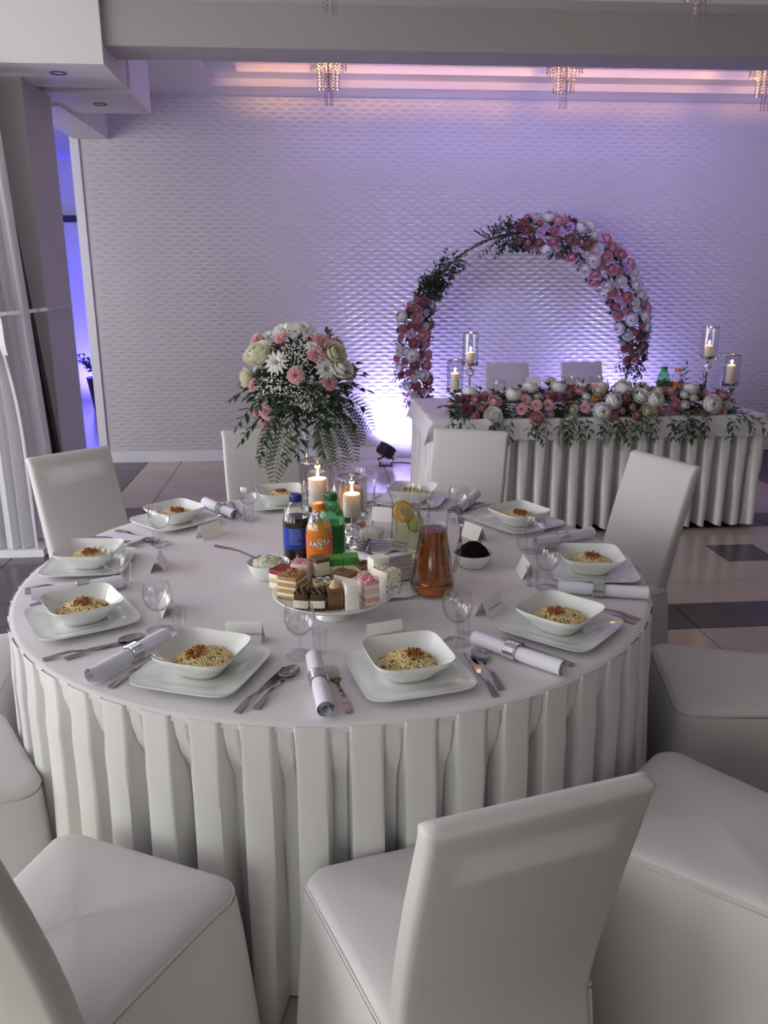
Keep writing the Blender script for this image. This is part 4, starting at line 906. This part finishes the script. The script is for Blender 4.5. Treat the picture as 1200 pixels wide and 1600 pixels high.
obj('overlay_cloth', ov, M['cloth'], loc=((HX0 + HX1) / 2, (HY0 + HY1) / 2, 0), label='white overlay cloth with scalloped hem on the head table', cat='tablecloth', ang=70)
ZH = .7535
# flower garland along the front of the head table
ga = thing('table_garland', 'long white and pink flower garland along the head table front', 'garland', (1.70, 2.765, ZH)); r = random.Random(31); fol = MB(); fr = MB()
def gprof(x): return 1 - (abs(x) / .98) ** 3 * .45
for k in range(560):
    x = r.uniform(-.90, .93); a = r.uniform(-.2, pi + .3); d = Vector((r.uniform(-.45, .45), -cos(a) * .9, max(-.05, sin(a)))); h = gprof(x)
    sprig(fol, (x, -cos(a) * .05 * h, .02 + max(0, sin(a)) * .06 * h), d, r.uniform(.05, .10) * h + .01, r, .055, .023, .8, .028)
for k in range(46):
    x = r.uniform(-.93, .95); sprig(fol, (x, -.185, .005), (r.uniform(-.9, .9), -.6, -.5), r.uniform(.08, .17), r, .055, .019, 1.6, .022)
for x, dx, L in ((-.85, -1, .22), (-.8, -.8, .16), (.88, 1, .26), (.85, .9, .18), (.8, .6, .22), (.5, .3, .24), (.35, -.4, .24), (.62, -.5, .22)):
    sprig(fol, (x, -.17, .03), (dx, -.5, .05), L, r, .060, .018, 1.1, .02)
for x, L in ((-.62, .22), (-.25, .24), (.02, .22), (.12, .25), (.30, .2)): fern(fr, (x, -.205, .0), (r.uniform(-.2, .2), -.5, -.5), L * .8, r, 1.6)
for x, z, L in ((.62, .08, .22), (.56, .08, .18), (.72, .06, .16)): sprig(fol, (x, 0, z), (r.uniform(-.2, .2), 0, 1), L, r, .045, .014, .1, .02)
obj('foliage', fol, [M['leaf'], M['stem']], ga, kind='stuff', smooth=False); obj('fern_fronds', fr, [M['fern'], M['stem']], ga, kind='stuff', smooth=False)
placed = []
def scatter(n, gen, kinds, parent, r, tries=60):
    for k in range(n):
        kd, s0, s1 = r.choice(kinds); s = r.uniform(s0, s1)
        for _ in range(tries):
            p, nn = gen()
            if all((p - q).length > (s + t) * .80 for q, t in placed):
                placed.append((p, s)); flower(kd, parent, p, nn, s, r); break
big = [('white_peony', .048, .058), ('white_rose', .044, .054), ('cream_rose', .042, .050), ('white_peony', .044, .054), ('pale_rose', .040, .048), ('pink_rose', .038, .044)]
small = [('dusty_rose', .026, .036), ('pink_rose', .024, .034), ('cream_rose', .026, .034), ('pale_rose', .020, .030), ('white_rose', .026, .034), ('mauve_hydrangea', .034, .046), ('pink_carnation', .030, .038)]
def ggen():
    x = r.uniform(-.86, .90); a = r.uniform(-.05, pi * .66); h = gprof(x); rad = .148 * h
    p = Vector((x, -cos(a) * rad * 1.05, .008 + sin(a) * rad * .85)); return p, Vector((r.uniform(-.3, .3), -cos(a) - .35, sin(a) + .15))
scatter(24, ggen, big, ga, r); scatter(50, ggen, small, ga, r)

# candle holders on the head table
def on_ht(x, y): return (x, y, ZH)
hurricane(on_ht(.862, 3.02), 'short chrome and glass candle holder at the head table left end', .122, .054, .200, .028, .115, 'candle holders on the head table', .058, 1.0)
hurricane(on_ht(.975, 3.10), 'tall chrome and glass candle holder at the head table left end', .285, .054, .205, .028, .080, 'candle holders on the head table', .058, 1.0)
hurricane(on_ht(2.57, 3.02), 'tall chrome and glass candle holder at the head table right end', .320, .054, .200, .028, .080, 'candle holders on the head table', .058, 1.0)
hurricane(on_ht(2.715, 2.97), 'short chrome and glass candle holder at the head table right end', .145, .056, .200, .029, .130, 'candle holders on the head table', .058, 1.0)
bottle(on_ht(2.355, 3.20), 'green soda bottle on the head table', lime, cap_g, lb_g, fill=.66, tint=(.4, .8, .5), s=1.14)
bottle(on_ht(2.452, 3.20), 'orange soda bottle on the head table', fanta, cap_o, lb_o, fill=.66, s=1.08, print_fanta=True)
hj = [(.032, 0), (.048, .002), (.052, .012), (.050, .06), (.046, .11), (.044, .16), (.047, .18)]
hh = [(.046, 0, .172), (.066, 0, .172), (.076, 0, .15), (.072, 0, .1), (.052, 0, .06)]
jug('head_juice_jug', on_ht(1.70, 3.24), 'left glass jug of apple juice on the head table', hj, amber, .13, hh)
jug('head_juice_jug', on_ht(1.895, 3.24), 'right glass jug of orange juice on the head table', hj, oj, .13, hh)
j3 = jug('head_water_jug', on_ht(1.565, 3.26), 'glass of lemon water with a yellow slice on the head table', [(.028, 0), (.036, .002), (.038, .05), (.040, .10), (.042, .15), (.043, .18)], water, .10, [(.042, 0, .16), (.058, 0, .15), (.058, 0, .09), (.039, 0, .06)], spout=False)
slice_(j3, (0, -.03, .145), (R(80), R(15), 0), or_p, le_f, .034)
obj('wine_glass', WG, loc=on_ht(1.20, 3.22), scale=1.35, label='large stemmed glass on the head table left of the menu card', cat='glass')
obj('menu_card', MB().rings([[(-.052, 0, 0), (.052, 0, 0), (.052, .003, 0), (-.052, .003, 0)], [(-.052, .03, .175), (.052, .03, .175), (.052, .033, .175), (-.052, .033, .175)]], True, True), M['card'], loc=on_ht(1.455, 3.24), label='upright plain menu card on the head table', cat='card', smooth=False)
for x in (1.30, 2.0):
    obj('dinner_plate', PL, loc=on_ht(x, 3.36), label='white square plate on the head table, ' + ('left' if x < 1.5 else 'right') + ' seat', cat='plate', group='head table plates')
mp = thing('pastry_platter', 'platter of dark chocolate and green cakes behind the garland', 'platter', on_ht(2.13, 3.12))
obj('dish', MB().lathe([(0, .04), (.15, .04), (.165, .05), (.168, .048), (.15, .035), (.05, .03), (.045, .0), (0, 0)], 40), M['porcelain'], mp)
for k, (x, y, z, m) in enumerate(((-.10, -.02, 0, 'dust'), (-.05, -.06, 0, 'green'), (0, -.03, 0, 'brown'), (.06, -.05, 0, 'choc'), (.10, 0, 0, 'red'), (.05, .03, .035, 'brown'), (-.06, .05, 0, 'green'), (0, .08, 0, 'choc'), (.09, .06, 0, 'dust'))):
    obj('cake_piece', MB().rings([[(a, b, zz) for a, b in rrect(.026, .022, .003, 2)] for zz in (.041 + z, .085 + z)], True, True), cc[m], mp, loc=(x, y, 0), rot=(0, 0, k * .7))

# ------------------------------------------------------------------ hoop arch with flower garlands
AX, AY, AZ, AR = 1.735, 4.72, 0.985, 0.965
ar = thing('hoop_arch', 'large gold hoop arch with pink and white flower garlands before the wall', 'arch', (AX, AY, 0))
obj('hoop', MB().tube([(AR * cos(2 * pi * k / 120), 0, AZ + AR * sin(2 * pi * k / 120)) for k in range(120)], .013, 8, closed=True), M['gold'], ar)
obj('base_plate', MB().rings([[(x, y, z) for x, y in rrect(.35, .16, .02)] for z in (0, .014)], True, True), M['gold'], ar)
placed = []; r = random.Random(52); fol = MB()
def apt(deg, rad=AR): return Vector((rad * cos(R(deg)), 0, AZ + rad * sin(R(deg))))
def tang(deg): return Vector((-sin(R(deg)), 0, cos(R(deg))))
def arch_leaves(d0, d1, n, thick, L0, L1):
    for k in range(n):
        t = r.uniform(0, 1); dg = d0 + (d1 - d0) * t; a = r.uniform(0, 2 * pi); rad = Vector((cos(R(dg)), 0, sin(R(dg))))
        o = rad * cos(a) * thick(dg) + Vector((0, -1, 0)) * abs(sin(a)) * thick(dg) * .9
        d = tang(dg) * r.choice((-1, 1)) * r.uniform(.3, 1) + o.normalized() * r.uniform(.3, .9)
        sprig(fol, apt(dg) + o * .45, d, r.uniform(L0, L1), r, .050, .020, .3, .024)
th_r = lambda d: .04 + .115 * sin(pi * min(1, max(0, (d + 14) / 124))) ** .7
th_l = lambda d: .04 + .085 * sin(pi * min(1, max(0, (d - 146) / 66))) ** .7
arch_leaves(-8, 104, 620, lambda d: th_r(d) * 1.15, .07, .12); arch_leaves(138, 212, 330, lambda d: th_l(d) * 1.15, .06, .11); arch_leaves(128, 156, 130, lambda d: .06, .06, .11)
for dg, ang, L in ((104, 190, .30), (102, 215, .28), (100, 200, .22), (106, 185, .2), (98, 225, .24), (5, -110, .28), (-2, -80, .22), (2, -100, .30), (-6, -95, .26), (8, -70, .2), (0, -60, .2), (130, 50, .16), (133, 40, .14), (204, 190, .16), (192, 175, .18), (168, 170, .14)):
    sprig(fol, apt(dg) + Vector((0, -.05, 0)), (cos(R(ang)), -.15, sin(R(ang))), L, r, .055, .018, .35, .018)
for k in range(26):
    sprig(fol, apt(r.uniform(94, 112)) + Vector((0, -.03, 0)), (cos(R(r.uniform(40, 200))), -.1, sin(R(r.uniform(20, 140)))), r.uniform(.08, .14), r, .045, .016, .2, .02)
obj('foliage', fol, [M['leaf'], M['stem']], ar, kind='stuff', smooth=False)
def agen(d0, d1, th):
    def g():
        dg = r.uniform(d0, d1); a = r.uniform(-1.25, 1.25); rad = Vector((cos(R(dg)), 0, sin(R(dg)))); t = th(dg) * 1.05
        o = rad * sin(a) + Vector((0, -1, 0)) * cos(a)
        return apt(dg) + o * t, o + Vector((0, -.5, 0))
    return g
abig = [('white_peony', .044, .054), ('white_rose', .042, .052), ('pale_rose', .042, .050), ('pink_rose', .040, .048), ('dusty_rose', .040, .048), ('white_peony', .042, .052), ('white_rose', .042, .05), ('white_peony', .046, .054)]
asm = [('lilac_blossom', .026, .038), ('pink_rose', .026, .036), ('dusty_rose', .026, .038), ('pale_rose', .026, .036), ('white_rose', .024, .034), ('mauve_hydrangea', .03, .038), ('lilac_blossom', .03, .042)]
scatter(42, agen(8, 92, th_r), abig, ar, r); scatter(52, agen(-6, 98, th_r), asm, ar, r)
scatter(20, agen(158, 210, th_l), abig, ar, r); scatter(32, agen(154, 212, th_l), asm, ar, r)

# ------------------------------------------------------------------ floor spotlights washing the wall
def floor_spot(x, y, label, energy, aim, ax):
    t = thing('floor_spotlight', label, 'spotlight', (x, y, 0))
    obj('stand', MB().box((0, 0, .006), (.12, .10, .012)), M['black'], t, smooth=False)
    hM = Matrix.Translation((0, .0, .125)) @ Vector(ax).to_track_quat('Z', 'Y').to_matrix().to_4x4()
    for s in (-1, 1): obj('bracket', MB().tube([(s * .045, -.02, .010), (s * .070, -.03, .060), (s * .084 * hM.col[0].x, s * .084 * hM.col[0].y, .125 + s * .084 * hM.col[0].z)], .009, 6), M['black'], t)
    hd_ = MB().lathe([(0, -.045), (.066, -.045), (.078, -.036), (.080, .030), (.080, .052), (.074, .052), (.073, .040), (0, .040)], 28, M=hM)
    for k in range(10): hd_.box((.078 * cos(k * 2 * pi / 10), .078 * sin(k * 2 * pi / 10), -.01), (.010, .004, .045), k * 2 * pi / 10, M=hM)
    h = obj('lamp_head', hd_, M['black'], t)
    obj('led_lens', MB().lathe([(0, .046), (.071, .046)], 28, M=hM), emis('led_violet_lens', (0.55, 0.45, 1.0), 6.0) if 'led_violet_lens' not in bpy.data.materials else bpy.data.materials['led_violet_lens'], h)
    p = hM @ Vector((0, 0, .075))
    l = lamp('spot_beam', 'SPOT', (x + p.x, y + p.y, p.z), energy, (0.38, 0.33, 1.0), aim, spot_size=R(150), spot_blend=1.0, shadow_soft_size=.05)
floor_spot(.545, 4.72, 'black floor spotlight shining violet up the wall left of the arch', 120, (.80, 5.06, .62), (.52, .30, .80))
floor_spot(2.62, 4.62, 'black floor spotlight hidden behind the head table right side', 95, (2.66, 5.06, .60), (0, .5, .85))
obj('power_cable', MB().tube([(.60, 4.76, .008), (.68, 4.80, .006), (.78, 4.74, .006), (.88, 4.66, .006), (1.05, 4.60, .006)] , .005, 6), M['black'], label='black power cable of the floor spotlight on the tiles', cat='cable')

# ------------------------------------------------------------------ crystal chandeliers
def strand_mesh(n, name):
    mb = MB()
    for k in range(n):
        z = -.020 * k - .012; s = .0078; v = [(s, 0, z), (0, s, z), (-s, 0, z), (0, -s, z), (0, 0, z + .009), (0, 0, z - .009)]
        mb.add(v, [(0, 1, 4), (1, 2, 4), (2, 3, 4), (3, 0, 4), (1, 0, 5), (2, 1, 5), (3, 2, 5), (0, 3, 5)])
    return mb.mesh(name, M['crystal'], False)
ST = {n: strand_mesh(n, 'crystal_strand') for n in (7, 13, 18)}
def chandelier(x, y, z, label, energy):
    t = thing('crystal_chandelier', label, 'chandelier', (x, y, z), 0, 'crystal chandeliers')
    obj('mount_plate', MB().lathe([(0, 0), (.135, 0), (.135, -.012), (.128, -.018), (0, -.018)], 32), M['chrome'], t)
    for rad, cnt, n in ((.124, 22, 7), (.098, 15, 7), (.074, 12, 13), (.05, 8, 13), (.026, 6, 18)):
        for k in range(cnt):
            a = 2 * pi * k / cnt; obj('crystal_strand', ST[n], parent=t, loc=(rad * cos(a), rad * sin(a), -.018), rot=(0, 0, a))
    for k in range(3):
        a = 2 * pi * k / 3 + .4; b = obj('bulb', MB().lathe([(0, -.018), (.010, -.022), (.014, -.04), (.010, -.052), (0, -.058)], 12), bpy.data.materials.get('warm_bulb') or emis('warm_bulb', (1.0, .70, .42), 2.5), t, loc=(.104 * cos(a), .104 * sin(a), 0))
    l = lamp('chandelier_light', 'POINT', (0, 0, -.06), energy, (1.0, .52, .18), shadow_soft_size=.05); l.parent = t
for k, (x, lb) in enumerate(((.09, 'left'), (1.755, 'middle'), (3.25, 'right'))):
    chandelier(x, 3.95, 3.13, 'crystal strand chandelier beyond the beam, %s of the far row' % lb, 4)
chandelier(.055, 1.77, 3.10, 'crystal strand chandelier before the beam, left, cut by the top edge', .6)
chandelier(1.76, 1.79, 3.10, 'crystal strand chandelier before the beam, right, cut by the top edge', .6)
# violet led strip lying on the back ledge of the far tray
t = thing('led_strip', 'violet led strip along the back of the ceiling beam', 'led strip', (2.0, 2.995, 2.96))
obj('strip_channel', MB().box((0, 0, 0), (4.6, .02, .012)), M['trim'], t, smooth=False)
l = lamp('led_strip_light', 'AREA', (0, .02, .0), 34, (0.36, 0.31, 1.0), shape='RECTANGLE', size=4.6, size_y=.02); l.parent = t; l.rotation_euler = (R(112), 0, 0)

t = thing('led_strip', 'warm led strip inside the front step of the far ceiling tray', 'led strip', (2.15, 3.335, 3.062))
obj('strip_channel', MB().box((0, 0, 0), (5.6, .014, .012)), M['trim'], t, smooth=False)
l = lamp('warm_strip_light', 'AREA', (0, .012, .0), 4.5, (1.0, 0.50, 0.16), shape='RECTANGLE', size=5.6, size_y=.02, spread=R(24)); l.parent = t; l.rotation_euler = (R(93.5), 0, 0)

# ------------------------------------------------------------------ curtain, tie ribbon and drape at the left
def curtain(name, label, cat, m, ux, seed, nf, amp):
    rr = random.Random(seed); ph = [rr.uniform(0, 6) for _ in range(4)]
    def f(u, v):
        z = 2.68 * v + .055 * (1 - v); x0, x1, y = ux(z)
        a = u * nf * 2 * pi
        return (x0 + (x1 - x0) * u + .012 * sin(a * .5 + ph[0]), y + amp(z) * (sin(a + ph[1] + .5 * sin(a * .37)) + .35 * sin(a * 2.3 + ph[2] + z)), z)
    return obj(name, MB().grid(f, nf * 10, 40), m, label=label, cat=cat, ang=180)
def g_(z): return math.exp(-((z - 1.41) / .40) ** 2)
curtain('sheer_curtain', 'white sheer curtain hanging straight behind the tied curtain', 'curtain', M['curtain'], lambda z: (-2.75, -1.648 - .04 * max(0, z - .6) - .05 * sm(.6, .05, z), 2.60), 4, 16, lambda z: .026)
curtain('tied_curtain', 'white sheer curtain gathered by a ribbon at the left edge', 'curtain', M['curtain'], lambda z: (-2.55 + .42 * g_(z), -1.725 - .075 * g_(z) - .35 * max(0, z - 1.5), 2.46), 5, 11, lambda z: .030 - .014 * g_(z))
curtain('dark_drape', 'dark grey drape hanging between sheer curtain and pillar', 'drape', M['drape'], lambda z: (-2.2, -1.622 - .165 * max(0, (z - .55)) / 2.1, 2.80), 6, 6, lambda z: .022)
tie = thing('curtain_tie', 'white ribbon bow tying the gathered curtain to the pillar', 'ribbon', (-1.80, 2.41, 1.41))
obj('band', MB().grid(lambda u, v: (-.34 + .38 * u, -.012 - .02 * sin(pi * u), .03 * v - .015 + .012 * sin(3 * u)), 14, 2), M['trim'], tie)
rp = [(.03, .0), (.08, .10), (.115, .30), (.131, .54), (.132, .80), (.132, 1.08)]
obj('stretch_ribbon', MB().rings([[(x, y, .0 + .012 * (k / 5) + dz) for k, (x, y) in enumerate(rp)] for dz in (-.010, .010)], closed=False), M['curtain'], tie)
for s_, L in ((-1, .30), (1, .22)): obj('ribbon_tail', MB().grid(lambda u, v: (.01 + .022 * s_ + .02 * s_ * v + .03 * (u - .5), -.03 + .012 * sin(v * 5 + s_), -L * v), 3, 8), M['trim'], tie)
for s_ in (-1, 1): obj('ribbon_loop', MB().tube([(.01, -.03, 0), (.03 * s_, -.045, .04), (.06 * s_, -.045, .035), (.06 * s_, -.045, -.005), (.03 * s_, -.04, -.012), (.01, -.03, 0)], .009, 6), M['trim'], tie)
obj('curtain_plinth', MB().box((-2.2, 2.53, .022), (1.02, .20, .044)), M['trim'], label='low white plinth below the sheer curtain', cat='plinth', smooth=False)
# dark potted plant in the blue room
t = thing('potted_plant', 'dark potted plant in the blue-lit next room', 'plant', (-2.72, 8.3, 0))
obj('pot', MB().lathe([(0, 0), (.14, 0), (.19, .34), (.20, .40), (.17, .40), (0, .36)], 20), M['black'], t)
fol = MB(); rr = random.Random(9)
for k in range(40):
    a = rr.uniform(0, 6.28); sprig(fol, (0, 0, .38), (cos(a) * .7, sin(a) * .7, 1), rr.uniform(.2, .42), rr, .10, .04, .5, .04)
obj('foliage', fol, [M['leaf'], M['stem']], t, kind='stuff', smooth=False)
